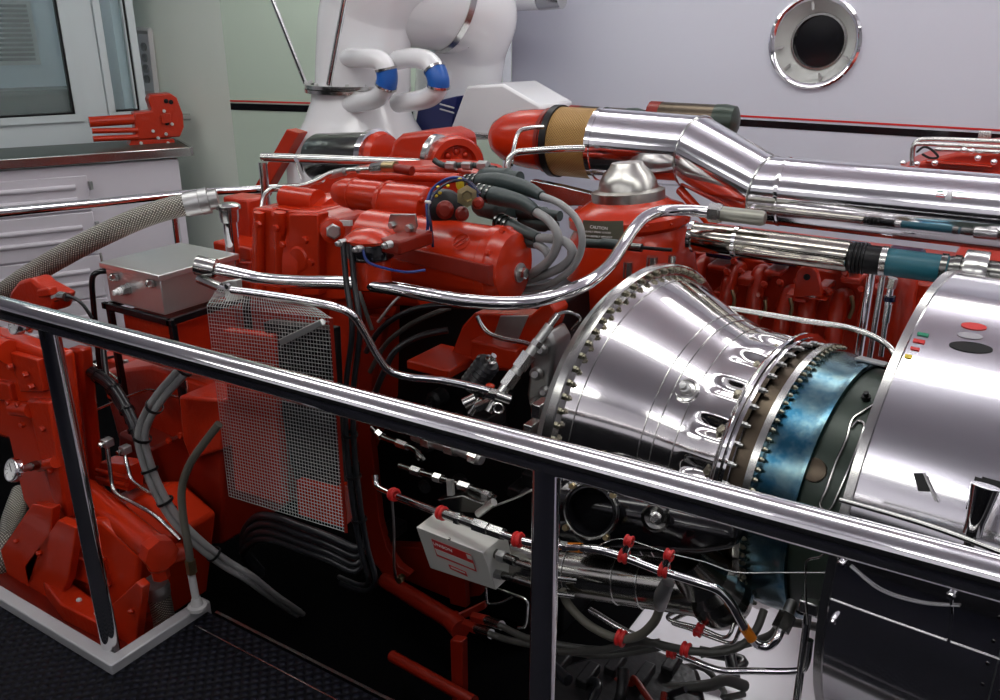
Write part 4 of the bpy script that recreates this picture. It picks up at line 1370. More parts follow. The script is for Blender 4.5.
# diagonal run of hex fittings
t = T('fitting_run', 'diagonal run of steel hex fittings between the red block and the turbine flange', 'fitting')
A, B = Vector(W(558, 314, 1.86)), Vector(W(500, 394, 1.72))
for s0_, s1_, rr, nn, mm, nm in ((0, .18, 3.6, 14, 'steel', 'tube'), (.14, .36, 5, 14, 'alu', 'sleeve'), (.34, .40, 6.5, 6, 'steel', 'hex_nut'), (.40, .52, 5, 14, 'alu', 'sleeve'), (.50, .68, 8.5, 6, 'steel', 'hex_body'), (.68, .76, 6, 14, 'alu', 'sleeve'), (.74, .90, 8, 6, 'steel', 'hex_body'), (.90, 1.02, 5.5, 14, 'steel', 'tube')):
    pa, pb = A.lerp(B, s0_), A.lerp(B, s1_)
    MB().cyl(pa, pb, px(pa, rr), nn).build(nm, mm, t)
MB().tube([A, W(568, 312, 1.88), W(580, 318, 1.9), W(572, 330, 1.92)], px(A, 1.6), 8, 4).build('thin_return', 'steel', t)
t = T('elbow_fittings', 'cluster of small steel elbows and unions at the end of the bent thin tube', 'fitting')
y = 1.7
for (u0, v0), (u1_, v1), rr, nn, nm in (((484, 392), (500, 396), 6, 6, 'hex_nut'), ((496, 395), (510, 400), 5, 14, 'elbow'), ((464, 404), (476, 398), 6, 14, 'union'), ((470, 414), (480, 398), 3, 12, 'stub'), ((476, 408), (490, 402), 5, 6, 'hex_nut'), ((488, 412), (494, 402), 4, 12, 'stub')):
    pa, pb = W(u0, v0, y), W(u1_, v1, y + .02)
    MB().cyl(pa, pb, px(pa, rr), nn).build(nm, 'steel', t)
MB().torus(W(498, 408, y), (.4, -1, .2), px(W(498, 408, y), 5), px(W(498, 408, y), 1.6), 20, 8).build('ring_clip', 'steel', t)
MB().sphere(W(490, 386, 1.72), px(W(490, 386, 1.72), 4), 1.3, 1, .7).build('red_tip', 'red', t)
pipe('feed_tube', 'thin steel tube elbowing over the red backing plate', 'tube', ((477, 316, 1.98), (482, 326, 1.98), (490, 334, 1.97), (505, 339, 1.96), (522, 342, 1.94), (533, 345, 1.92)), 2.4, 'steel', sm=4)
t = T('flange_casting', 'mottled grey casting in the shadow between the hex fittings and the turbine flange', 'casting')
MB().pprism([(532, 345), (548, 330), (556, 345), (548, 400), (532, 420), (526, 395)], 2.02, .10).build('web', 'dull', t, .012)
for u, v, rr in ((541, 350, 6), (536, 374, 7), (544, 392, 6), (534, 402, 5)):
    q = W(u, v, 2.0)
    MB().lathe(q, (.3, -1, .3), [(-.02, px(q, rr)), (.0, px(q, rr)), (.006, px(q, rr * .6)), (.02, px(q, rr * .5))], 14).build('boss', 'dull', t)
for lb, pts, rr in (('dim black cable arching highest under the bent water pipe', ((366, 352, 1.95), (380, 330, 1.95), (402, 314, 1.97), (430, 306, 2.0), (470, 306, 2.03)), 3),
                    ('dim black cable sagging beside the square red block', ((372, 400, 1.9), (384, 372, 1.92), (396, 350, 1.95), (420, 336, 2.0), (448, 330, 2.05)), 3.4),
                    ('slim grey stay rod crossing diagonally in the dark bay under the fuel filter', ((378, 322, 1.9), (392, 304, 1.92), (404, 292, 1.95)), 1.6)):
    pipe('bay_cable', lb, 'cable', pts, rr, 'rub' if rr > 2 else 'dull', 10, 5)
# bent polished pipes
t = T('water_pipe', 'long polished bent pipe sweeping from the mesh guard up to the trunk', 'pipe')
P = PT((197, 265, 1.50), (225, 271, 1.54), (262, 279, 1.58), (300, 282, 1.60), (345, 283, 1.62), (392, 288, 1.64), (430, 295, 1.66), (470, 301, 1.70), (515, 303, 1.75), (550, 297, 1.82), (585, 284, 1.92), (608, 267, 2.05), (622, 247, 2.18), (633, 230, 2.28), (646, 217, 2.38), (664, 211, 2.46), (690, 210.5, 2.52), (716, 213, 2.55))
MB().tube(P, px(P[7], 7.2), 20, 6).build('pipe', 'chrome', t)
MB().lathe(P[0], P[1] - P[0], [(-.004, px(P[0], 9)), (0, px(P[0], 10)), (.05, px(P[0], 10)), (.055, px(P[0], 8))], 24).build('end_collar', 'steel', t)
q = W(716, 213, 2.55)
MB().lathe(q, EX, [(-.02, px(q, 10)), (.012, px(q, 10)), (.014, px(q, 9)), (.02, px(q, 9))], 6).build('hex_nut', 'steel', t)
MB().lathe(q, EX, [(.02, px(q, 7.5)), (.14, px(q, 7.5)), (.15, px(q, 6)), (.152, .0001)], 24).build('grey_sleeve', 'sleeve', t)
pipe('bypass_tube', 'slim polished tube bent down past the mesh guard to the small elbows', 'tube', ((232, 290, 1.42), (262, 294, 1.44), (300, 300, 1.46), (335, 307, 1.48), (352, 315, 1.5), (364, 332, 1.53), (378, 357, 1.57), (390, 371, 1.6), (410, 377, 1.63), (440, 380, 1.66), (470, 386, 1.69), (490, 391, 1.7)), 4.0, 'chrome', sm=6)
# ------------------------------------------------------------------ mesh guard
t = T('mesh_guard', 'tall bent wire-mesh guard panel with handle, standing before the front engine', 'guard')
gy = 1.42
Q = [W(207, 306, gy), W(331, 318, gy), W(346, 532, gy), W(229, 496, gy)]


def gp(a, b):
    top = Q[0].lerp(Q[1], a)
    bot = Q[3].lerp(Q[2], a)
    p = top.lerp(bot, b)
    return p


m = MB()
NW, NH = 42, 58
for i in range(NW + 1):
    a = i / NW
    m.tube([gp(a, 0), gp(a, 1)], .00095, 4, 1)
for j in range(NH + 1):
    b = j / NH
    m.tube([gp(0, b), gp(1, b)], .00095, 4, 1)
# bent top lip and side return, same mesh
S0, S1 = W(219, 287, 1.46), W(310, 304, 1.47)
for i in range(NW + 1):
    a = i / NW
    m.tube([gp(a, 0), S0.lerp(S1, a)], .00095, 4, 1)
for k in range(1, 6):
    m.tube([Q[0].lerp(S0, k / 5), Q[1].lerp(S1, k / 5)], .00095, 4, 1)
m.build('wire_mesh', 'alu', t)
MB().tube([Q[1], Q[2]], .006, 4, 1).build('side_strip', 'redd', t)
MB().tube([S0, S1], .006, 8, 1).build('top_rod', 'chrome', t)
a, b = W(281, 342, gy - .02), W(323, 322, gy - .02)
MB().obox((a + b) / 2, (b - a) / 2, EY * .006, EZ.cross((b - a).normalized()).cross((b - a).normalized()) * .009).build('handle_bar', 'alu', t, .002)
for p in (a.lerp(b, .1), a.lerp(b, .9)):
    MB().cyl(p, p + EY * .022, .004, 8).build('handle_stud', 'alu', t)
t = T('guard_radiator', 'red core with black slotted panel behind the wire-mesh guard', 'radiator')
MB().pprism([(222, 330), (272, 336), (282, 505), (235, 490)], gy + .07, .03).build('red_panel', 'red', t, .003)
MB().pprism([(263, 322), (330, 330), (338, 490), (294, 478)], gy + .09, .04).build('black_panel', 'blk', t, .003)
MB().pprism([(296, 480), (338, 490), (342, 528), (298, 515)], gy + .07, .05).build('red_foot', 'red', t, .003)
t = T('guard_bracket', 'small steel clamp bracket holding the polished pipe over the mesh guard', 'bracket')
MB().pprism([(222, 282), (236, 280), (238, 300), (226, 302)], 1.46, .02).build('plate', 'alu', t, .003)
MB().hexb(W(229, 286, 1.455), -EY, .009, .01).build('bolt', 'steel', t)
MB().cyl(W(200, 279, 1.5), W(222, 288, 1.48), px(W(210, 280, 1.5), 5), 16).build('stub', 'steel', t)
# ------------------------------------------------------------------ stainless junction box
t = T('junction_box', 'stainless junction box with two catches and a cable gland, behind the handrail', 'junction box')
by = 1.62
b0_, b1_ = W(104, 265, by), W(161, 279, by)
zt_, zb_ = W(161, 277, by).z, W(167, 316, by).z
x0, x1 = W(105, 268, by).x, W(161.5, 290, by).x
dy = W(206, 268, 1.62 + .34).y - by
MB().box((x0, by, zb_), (x1, by + .30, zt_ - .012)).build('box', 'boxs', t, .004)
MB().box((x0 - .012, by - .012, zt_ - .012), (x1 + .010, by + .31, zt_ + .008)).build('lid', 'boxs', t, .003)
for u, v in ((115, 277), (151, 283)):
    p = W(u, v, by - .006)
    l = MB().box(p - Vector((.016, .006, .012)), p + Vector((.016, .004, .012))).build('catch', 'dull', t, .003)
    MB().torus(p - EY * .008, EX, .010, .003, 16, 6).build('catch_loop', 'steel', l)
p = W(128, 289, by)
g = MB().lathe(p, -EY, [(0, .020), (.010, .020), (.011, .017), (.026, .017)], 6).build('gland', 'dull', t)
MB().lathe(p - EY * .024, -EY, [(0, .013), (.014, .013), (.015, .009), (.03, .009), (.031, .0001)], 16).build('gland_plug', 'paper', g)
m = MB().cyl(W(102, 262, by + .02), W(102, 262, by + .02) + EZ * .03, .004, 8)
m.build('lid_pin', 'steel', t)
t = T('box_stand', 'black angle-iron stand carrying the stainless junction box', 'stand')
z1 = zb_ - .004
m = MB()
for (xa, ya), (xb_, yb) in (((x0 - .02, by - .01), (x1 + .04, by - .01)), ((x1 + .03, by - .01), (x1 + .03, by + .31)), ((x0 - .02, by + .3), (x1 + .04, by + .3)), ((x0 - .01, by - .01), (x0 - .01, by + .31))):
    m.box((xa - .008, ya - .008, z1 - .022), (xb_ + .008, yb + .008, z1))
m.build('top_frame', 'blkg', t, .002)
for xa, ya in ((x0 - .01, by), (x1 + .03, by), (x1 + .03, by + .3), (x0 - .01, by + .3)):
    MB().box((xa - .01, ya - .01, z1 - .45), (xa + .01, ya + .01, z1 - .022)).build('leg', 'blkg', t, .002)
MB().box((x0 + .02, by + .02, z1 - .20), (x1, by + .28, z1 - .03)).build('red_valve_block', 'redc', t, .01)
t = T('box_cable', 'black cable looping up into the side of the junction box', 'cable')
P = PT((106, 271, 1.66), (96, 273, 1.63), (92, 282, 1.62), (94, 310, 1.62), (97, 340, 1.62), (101, 372, 1.62), (112, 400, 1.60))
MB().tube(P, px(P[2], 2.8), 12, 5).build('cable', 'blkg', t)
# braided hose from the pump to the gearcase
t = T('braided_hose', 'thick braided steel hose arching from the handrail corner to the gearcase', 'hose')
P = PT((-25, 318, 1.50), (10, 289, 1.54), (45, 266, 1.60), (90, 241, 1.68), (140, 218, 1.78), (175, 207, 1.86), (200, 202, 1.92))
MB().tube(P, px(P[3], 11), 24, 6, uv=42).build('hose', 'braid', t)
d = (P[-1] - P[-2]).normalized()
r = px(P[-1], 11)
MB().lathe(P[-1], d, [(-.05, r * 1.02), (-.05, r * 1.12), (0, r * 1.14), (.002, r * 1.2), (.03, r * 1.2), (.032, r * .9), (.06, r * .9)], 24).build('end_ferrule', 'dull', t)
t = T('hose_elbow', 'red hose elbow with steel union and thin black lead, showing above the handrail corner', 'elbow')
MB().pprism([(9, 292), (18, 281), (30, 278), (36, 284), (58, 296), (52, 312), (8, 312)], 1.46, .07).build('elbow', 'redc', t, .012)
MB().pprism([(36, 290), (48, 288), (50, 296), (38, 298)], 1.44, .03).build('lug', 'redc', t, .005)
for u0, v0, u1_, v1, rr in ((55, 298, 60, 296, 4.2), (60, 296, 67, 297, 5)):
    MB().cyl(W(u0, v0, 1.45), W(u1_, v1, 1.45), px(W(u0, v0, 1.45), rr), 8).build('union', 'steel', t)
MB().tube(PT((67, 296, 1.45), (76, 299, 1.46), (84, 306, 1.47), (92, 318, 1.48)), px(W(67, 296, 1.45), 1.8), 10, 4).build('lead', 'rub', t)
# ------------------------------------------------------------------ left pump unit
t = T('pump_unit', 'tall bright red cast pump unit at the left edge, behind the corner post', 'pump')
y = 1.30
MB().pprism([(-60, 318), (4, 338), (54, 356), (64, 440), (78, 530), (76, 560), (40, 530), (22, 500), (8, 440), (-60, 420)], y, .07).build('body', 'red', t, .015)
MB().pprism([(8, 352), (37, 360), (43, 392), (20, 392)], y - .02, .03).build('bright_cover', 'redc', t, .004)
MB().pprism([(26, 400), (48, 402), (60, 470), (66, 520), (52, 500), (38, 450)], y - .025, .04).build('side_pad', 'redc', t, .008)
MB().pprism([(-10, 380), (8, 384), (12, 402), (-10, 400)], y - .02, .04).build('boss_pad', 'redc', t, .006)
each(t, 'cover_bolt', 'redc', .010, .014, [(W(u, v, y - .028), -EY) for u, v in ((27, 374), (12, 366), (33, 386), (20, 404), (10, 402), (24, 424), (52, 470), (60, 506), (66, 538), (44, 428))])
MB().cyl(W(-10, 345, y - .02), W(10, 352, y - .02), px(W(0, 345, y), 12), 20).build('side_flange', 'red', t)
MB().cyl(W(14, 408, y - .02), W(32, 410, y - .02), px(W(0, 345, y), 8), 18).build('valve_stub', 'red', t)
MB().cyl(W(40, 466, y - .03), W(56, 462, y - .03), px(W(0, 345, y), 6), 16).build('gauge_port', 'red', t)
# tapered pedestal with gussets
a = MB().pprism([(66, 520), (100, 520), (138, 556), (134, 640), (108, 632), (62, 590), (42, 556)], 1.28, .3)
a.build('pedestal', 'red', t, .015)
MB().lathe(W(58, 566, 1.27), (-.2, -1, .35), [(-.04, px(W(58, 566, 1.27), 14)), (.0, px(W(58, 566, 1.27), 12)), (.02, px(W(58, 566, 1.27), 9)), (.03, .0001)], 28).build('drain_boss', 'redc', t)
MB().pprism([(64, 556), (98, 562), (104, 590), (70, 578)], 1.25, .05).build('front_pad', 'redc', t, .006)
for P in (((0, 550), (32, 504), (52, 508), (48, 560), (30, 596), (10, 586)), ((24, 566), (58, 520), (76, 528), (68, 580), (52, 616), (32, 600)), ((104, 612), (136, 582), (142, 588), (136, 640), (120, 660), (106, 654))):
    MB().pprism(P, 1.20, .03).build('gusset', 'red', t, .004)
MB().box((-2.95, 1.10, -.16), (-2.0, 1.36, -.09)).build('base_flange', 'redd', t, .006)
MB().prism([WZ(u, v, -.03) for u, v in ((36, 572), (64, 576), (112, 612), (108, 628), (60, 604))], (0, 0, -.08)).build('foot_pad', 'redc', t, .006)
each(t, 'foot_bolt', 'ltgrey', .009, 0, [(WZ(u, v, -.028), EZ) for u, v in ((44, 578), (61, 588), (79, 600), (97, 613))], dome=True)
each(t, 'gusset_bolt', 'red', .010, 0, [(W(u, v, 1.195), EZ) for u, v in ((16, 541), (39, 553), (131, 611))], dome=True)
for lb, u, v, rr, uu, vv in (('upper round white pressure gauge half hidden under the handrail corner', 15, 324, 11, 30, 330), ('lower round white pressure gauge on the bright red pump unit', 12, 470, 12, 44, 463)):
    g = T('pressure_gauge', lb, 'gauge', 'gauges on the red pump unit')
    c = W(u, v, 1.16)
    d = ((EYE - c).normalized() * .68 - RT * .73).normalized()
    r = px(c, rr)
    MB().lathe(c - d * .02, d, [(0, r * .85), (.004, r), (.022, r), (.026, r * .95), (.026, r * .86), (.020, r * .84)], 36).build('bezel', 'chrome', g)
    f = MB().lathe(c, d, [(0, r * .85), (.002, r * .85)], 32).build('dial', 'paper', g)
    e1 = d.cross(EZ).normalized()
    e2 = e1.cross(d)
    m = MB()
    for k in range(11):
        a = math.radians(-40 + k * 26)
        q = c + d * .0025
        w = e1 * math.cos(a) + e2 * math.sin(a)
        m.obox(q + w * r * .68, w * r * .09, d.cross(w) * r * .02, d * .0004)
    m.build('dial_ticks', 'blk', f)
    MB().obox(c + d * .003 + (e1 * .5 + e2 * .4).normalized() * r * .25, (e1 * .5 + e2 * .4).normalized() * r * .4, d.cross((e1 * .5 + e2 * .4).normalized()) * r * .03, d * .0006).build('needle', 'blk', f)
    pe = W(uu, vv, 1.27)
    q0 = c - d * .02
    MB().tube([q0, q0.lerp(pe, .5), pe], r * .3, 14, 1).build('stem', 'dull', g)
    MB().lathe(q0.lerp(pe, .45), pe - q0, [(0, r * .42), (.025, r * .42)], 6).build('stem_nut', 'shaft', g)
# second pump body: stepped gear housing to the right of the post
t = T('gear_housing', 'dark red stepped gear housing between the corner post and the mesh guard', 'housing')
y = 1.62
MB().pprism([(66, 348), (79, 350), (84, 400), (100, 560), (60, 540), (62, 440)], 1.46, .05).build('front_tower', 'redc', t, .012)
MB().pprism([(118, 432), (150, 448), (200, 424), (222, 430), (222, 545), (118, 545)], y, .4).build('lower_case', 'redd', t, .012)
MB().pprism([(100, 372), (150, 366), (214, 388), (224, 404), (222, 440), (196, 436), (150, 452), (118, 440)], y + .1, .45).build('upper_case', 'redc', t, .012)
MB().pprism([(178, 396), (222, 400), (222, 450), (190, 460), (182, 440)], y - .04, .2).build('side_box', 'redc', t, .01)
MB().pbox(94, 355, 130, 392, y + .3, .25).build('rear_step', 'redc', t, .01)
MB().pprism([(100, 462), (130, 466), (128, 492), (96, 484)], y - .16, .06).build('bright_pad', 'red', t, .004)
for v in (470, 478):
    MB().cyl(W(97, v, y - .17), W(127, v + 7, y - .17), px(W(97, v, 1.45), 2.5), 12).build('pad_rib', 'red', t)
each(t, 'case_bolt', 'redc', .011, .012, [(W(u, v, y - .02 if u > 118 else 1.49), -EY) for u, v in ((170, 440), (182, 435), (196, 418), (206, 414), (140, 470), (160, 480), (78, 402), (150, 438), (112, 395))])
each(t, 'top_stud', 'dull', .010, .014, [(W(u, v + 18, y + .28), EZ) for u, v in ((80, 366), (134, 338), (195, 358), (206, 362), (126, 345))])
# horizontal red discharge pipe
t = T('discharge_pipe', 'short fat red discharge pipe with hex end above the braided drop hose', 'pipe')
a, b = W(88, 492, 1.40), W(158, 552, 1.28)
MB().cyl(a, b, px(a, 13), 30).build('barrel', 'red', t)
dd = (b - a).normalized()
MB().lathe(b - dd * .02, dd, [(0, px(b, 17)), (.05, px(b, 17)), (.052, px(b, 11)), (.054, .0001)], 8).build('hex_end', 'redc', t)
q = W(158, 560, 1.29)
MB().lathe(q, Vector((.02, .02, -1)), [(-.02, px(q, 12)), (.02, px(q, 12)), (.03, px(q, 9)), (.06, px(q, 9))], 8).build('down_elbow', 'redc', t)
MB().cyl(W(168, 556, 1.34), W(182, 552, 1.38), px(q, 10), 18).build('side_plug', 'red', t)
t = T('drop_hose', 'braided hose dropping from the red discharge pipe behind the kerb', 'hose')
P = PT((156, 584, 1.29), (160, 600, 1.30), (164, 620, 1.31), (168, 650, 1.32))
MB().tube(P, px(P[0], 11), 22, 5, uv=42).build('hose', 'braid', t)
MB().lathe(P[0], P[1] - P[0], [(-.01, px(q, 12)), (.018, px(q, 13)), (.02, px(q, 12.4)), (.04, px(q, 12.4))], 20).build('clamp', 'dull', t)
t = T('side_braided_hose', 'dull braided hose low at the left picture edge beside the kerb', 'hose')
P = PT((22, 492, 1.42), (12, 520, 1.32), (4, 556, 1.22), (-2, 600, 1.2))
MB().tube(P, px(P[1], 10), 20, 5, uv=42).build('hose', 'braid', t)
# small lubrication elbows
for lb, pts, bx in (('thin steel lubrication tube with elbow, nearest the corner post', ((107, 446, 1.40), (109, 462, 1.39), (112, 484, 1.38), (118, 495, 1.37), (135, 504, 1.37), (158, 518, 1.36), (180, 540, 1.36)), (106, 443)),
                    ('thin steel lubrication tube with elbow, beside the grey conduit bundle', ((125, 453, 1.46), (127, 464, 1.45), (132, 480, 1.44), (145, 490, 1.43), (160, 498, 1.42), (175, 508, 1.42)), (124, 450))):
    t = T('lube_tube', lb, 'tube', 'lubrication tubes on the gear housing')
    P = PT(*pts)
    MB().tube(P, px(P[0], 2.2), 10, 5).build('tube', 'steel', t)
    q = W(bx[0], bx[1], pts[0][2])
    MB().box(q - Vector((.012, .012, .012)), q + Vector((.016, .02, .014))).build('elbow_block', 'dull', t, .003)
    MB().hexb(q - EY * .012, -EY, .008, .014).build('cap_nut', 'steel', t)
for lb, pts in (('thin dark wire line crossing the top of the gear housing', ((82, 366, 1.68), (100, 360, 1.68), (120, 355, 1.70))), ('thin pale tube bent across the middle of the gear housing', ((78, 412, 1.5), (92, 411, 1.52), (110, 404, 1.56), (135, 394, 1.6), (150, 390, 1.62), (165, 394, 1.62), (185, 398, 1.62), (187, 390, 1.62), (186, 380, 1.62))), ('thin pale tube lying over the upper gear housing edge', ((88, 362, 1.64), (105, 370, 1.64), (118, 380, 1.64)))):
    pipe('capillary_line', lb, 'tube', pts, 1.4, 'steel' if 'pale' in lb else 'blk', 8, 4)


def bundle(name, label, pts, offs, rpx, material, ties, tie_mat='blk', group=None):
    t = T(name, label, 'cable bundle', group)
    P = PT(*pts)
    r = px(P[len(P) // 2], rpx)
    for o_ in offs:
        Q_ = []
        for i, p in enumerate(P):
            tt = (P[min(i + 1, len(P) - 1)] - P[max(i - 1, 0)]).normalized()
            s1 = tt.cross(FW).normalized()
            s2 = tt.cross(s1).normalized()
            Q_.append(p + s1 * r * o_[0] + s2 * r * o_[1])
        MB().tube(Q_, r, 12, 6).build('conduit', material, t)
    w = max(abs(o_[0]) for o_ in offs) + 1.25
    for k, f in ties:
        p = P[k].lerp(P[k + 1], f)
        d = (P[k + 1] - P[k]).normalized()
        cabletie(t, p, d, r * w, tie_mat)
    return t


bundle('grey_conduit_bundle', 'bundle of grey conduits curving down from under the handrail past the gear housing',
       ((198, 354, 1.42), (182, 372, 1.40), (160, 397, 1.38), (146, 420, 1.37), (142, 440, 1.36), (148, 465, 1.36), (158, 490, 1.36), (175, 518, 1.38), (198, 542, 1.42), (224, 562, 1.48), (250, 578, 1.54), (275, 597, 1.66), (300, 614, 1.84)),
       ((-.95, .2), (.95, .2), (0, -.8)), 3.6, 'cond', ((0, .8), (2, .4), (3, .9), (5, .2), (6, .4), (8, .6)))
bundle('black_cable_bundle', 'bundle of black cables crossing the gear housing to the grey conduits',
       ((78, 366, 1.50), (95, 374, 1.49), (112, 386, 1.47), (124, 404, 1.45), (134, 425, 1.43), (142, 448, 1.41)),
       ((-.9, 0), (.9, 0), (0, -.9), (0, .9)), 3.2, 'rub', ((1, .2), (2, .2), (3, .3), (4, .2)))
pipe('hanging_lead', 'thick black lead hanging from the junction box onto the gear housing', 'cable', ((103, 336, 1.58), (104, 356, 1.54), (107, 378, 1.5), (113, 396, 1.48), (122, 410, 1.46)), 3, 'rub', 10, 5)
t = T('flexible_conduit', 'single olive flexible conduit with brass fitting standing on the kerb foot', 'conduit')
P = PT((219, 424, 1.40), (205, 442, 1.38), (190, 464, 1.36), (182, 488, 1.35), (183, 515, 1.34), (188, 545, 1.33), (190, 560, 1.33))
MB().tube(P, px(P[3], 4), 14, 6).build('conduit', 'hose', t)
MB().cyl(P[-1], W(192, 573, 1.33), px(P[-1], 5.2), 6).build('brass_nut', 'brass', t)
MB().cyl(W(191, 572, 1.33), W(198, 610, 1.33), px(P[-1], 3.8), 14).build('pale_tail', 'ltgrey', t)
q = W(198, 611, 1.33)
MB().lathe((q.x, q.y, .03), EZ, [(0, .028), (.012, .028), (.014, .018), (.03, .016), (max(q.z - .03, .04), .012)], 20).build('foot', 'ltgrey', t)
# black twin cables beside the guard
bundle('twin_black_cable', 'pair of black cables running straight down between the guard and the red frame',
       ((347, 242, 1.60), (350, 280, 1.58), (356, 330, 1.55), (350, 385, 1.54), (350, 440, 1.53), (356, 500, 1.52), (364, 548, 1.52), (372, 580, 1.54), (362, 588, 1.6), (340, 580, 1.7)),
       ((-1.3, 0), (1.3, 0)), 2.8, 'rub', ((3, .9), (4, .6), (5, .4)))
for i, off in enumerate((0, 8, 16, 23)):
    pipe('bundle_cable', ('topmost', 'second', 'third', 'lowest')[i] + ' of four black cables curling under the bottom edge of the mesh guard', 'cable',
         ((262, 575 - off * .2, 1.78), (246, 560 - off * .3, 1.7), (243, 535 + off * .7, 1.62), (256, 517 + off, 1.58), (275, 517 + off, 1.56), (300, 526 + off, 1.55), (330, 537 + off, 1.55), (355, 548 + off, 1.57), (362, 542 + off * .6, 1.6)), 3.8, 'rub', 12, 6, group='black cables under the mesh guard')
# ------------------------------------------------------------------ red base frame, low down
t = T('base_frame', 'red tubular base frame low under the front engine', 'frame')
fy = 2.0
MB().tube([W(385, 580, fy), W(456, 623, 1.9)], px(W(420, 600, fy), 8.5), 22, 1).build('front_tube', 'redd', t)
a, b = W(440, 612, 1.92), W(460, 628, 1.88)
MB().cyl(W(452, 620, 1.9), W(461, 630, 1.87), px(a, 10), 24).build('end_cap', 'redd', t)
MB().obox(W(467, 613, 1.93), (W(486, 604, 2.0) - W(448, 622, 1.9)) / 2, EY * .01, EZ * .015).build('cross_bar', 'redd', t, .003)
MB().pprism([(356, 545), (420, 548), (480, 573), (480, 596), (452, 600), (380, 570)], 2.1, .05).build('upper_rail', 'redd', t, .004)
MB().pprism([(446, 570), (464, 574), (466, 608), (450, 604)], 2.05, .03).build('post', 'redd', t, .003)
MB().pprism([(450, 640), (462, 642), (463, 705), (452, 702)], 1.70, .03).build('lower_post', 'redd', t, .003)
MB().tube([W(392, 656, 1.74), W(474, 702, 1.66)], px(W(420, 670, 1.7), 6), 18, 1).build('lower_tube', 'redd', t)
struct(MB().box((-6.5, 1.0, PITZ + .001), (-1.0, 3.3, PITZ + .012)), 'floor_black', 'pitblk')  # black layer over the left part of the white deck
for lb, p0, p1, p2 in (('upper of two hydraulic hose ends fixed to the red frame tube', (474, 617), (496, 623), (535, 640)), ('lower of two hydraulic hose ends fixed to the red frame tube', (466, 624), (484, 632), (535, 645))):
    t = T('hydraulic_hose', lb, 'hose', 'hydraulic hoses on the red base frame')
    A, B, C_ = W(*p0, 1.86), W(*p1, 1.82), W(*p2, 1.72)
    MB().cyl(A, A.lerp(B, .6), px(A, 5.5), 6).build('red_nut', 'redd', t)
    MB().cyl(A.lerp(B, .6), B.lerp(C_, .15), px(A, 4.6), 16).build('ferrule', 'steel', t)
    MB().tube([B, B.lerp(C_, .5) - EZ * .006, C_, W(600, p2[1] + 10, 1.75), W(660, p2[1] + 2, 1.8)], px(A, 3.2), 12, 5).build('hose', 'dhose', t)
# ------------------------------------------------------------------ ignition box with red labels
t = T('ignition_box', 'wedge-shaped grey metal ignition box with red printed labels', 'box')
iy = 1.50
f = [W(416, 527, iy), W(483, 553, iy), W(496, 590, iy + .055), W(430, 568, iy + .055)]
k_ = .11
MB().hexa(f + [f[0] + EY * k_, f[1] + EY * k_, f[2] + EY * (k_ - .02), f[3] + EY * (k_ - .02)]).build('case', 'ltalu', t, .002)
fx = (f[1] - f[0]).normalized()
fyv = (f[0] - f[3]).normalized()
fn = fx.cross(fyv).normalized()
if fn.y > 0:
    fn = -fn


def FPt(u, v, off=.0012):
    return WP(u, v, f[0], fn) + fn * off


def fquad(name, uv, material, parent, off, th=.0006):
    return MB().prism([FPt(u, v, off) for u, v in uv], fn * th).build(name, material, parent)


L = fquad('main_label', ((431.5, 538.5), (471, 554.5), (477, 571.5), (437, 555.5)), 'sred', t, .0006)
fquad('label_field', ((435.3, 547.8), (473.6, 563.2), (475.6, 569.2), (437.7, 553.8)), 'ltalu', L, .0016)
fquad('label_corner', ((466.5, 553.5), (471.5, 555.5), (473, 559.7), (468, 557.7)), 'ltalu', L, .0016)
S = fquad('small_label', ((448.5, 564), (466, 571.5), (468, 576.5), (450.5, 568.5)), 'sred', t, .0006)
fquad('small_label_lines', ((451, 566), (465, 571.8), (465.6, 573.2), (451.6, 567.4)), 'ltalu', S, .0014)
text('label_text', 'UNISON', 'paper', t, FPt(433.8, 543.6, .0026), FPt(466, 555, 0) - FPt(433.8, 541.6, 0), fyv, px(f[0], 6.2))
p = FPt(450, 538, 0) + fn * .0
MB().sphere(W(449.5, 539, iy - .004), .004).build('screw', 'steel', t)
for u0, v0, u1_, v1, rr in ((492, 552, 516, 562, 5), (488, 572, 514, 578, 4)):
    A, B = W(u0, v0, 1.56), W(u1_, v1, 1.54)
    c_ = MB().cyl(A, B, px(A, rr), 16).build('plug', 'shaft', t)
    MB().cyl(A.lerp(B, .3), A.lerp(B, .6), px(A, rr * 1.25), 6).build('plug_nut', 'dull', c_)
    MB().tube([B, W(u1_ + 18, v1 + 6, 1.52), W(u1_ + 34, v1 + 14, 1.52), W(u1_ + 60, v1 + 18, 1.55)], px(A, rr * .6), 12, 4).build('lead', 'steel', c_)
pipe('box_wire', 'bent thin steel wire hanging under the grey ignition box', 'wire', ((486, 588, 1.56), (487, 602, 1.56), (491, 604, 1.56), (500, 603, 1.56), (512, 597, 1.56)), 1.3, 'steel', 8, 4)
pipe('drain_tube', 'thin steel tube with a bend below the plug leads, beside the middle post', 'tube', ((498, 589, 1.58), (512, 594, 1.58), (526, 600, 1.57), (527, 612, 1.57), (525, 626, 1.57), (518, 628, 1.57)), 1.6, 'steel', 8, 4)


def clamp(parent, p, d, r, name='red_clamp', up=None):
    """red cushioned clamp: two rings and a lug"""
    d = Vector(d).normalized()
    m = MB()
    for s in (-.006, .006):
        m.torus(Vector(p) + d * s, d, r * 1.18, r * .38, 20, 8)
    m.lathe(Vector(p) - d * .006, d, [(0, r * 1.25), (.012, r * 1.25)], 16)
    return m.build(name, 'sred', parent)


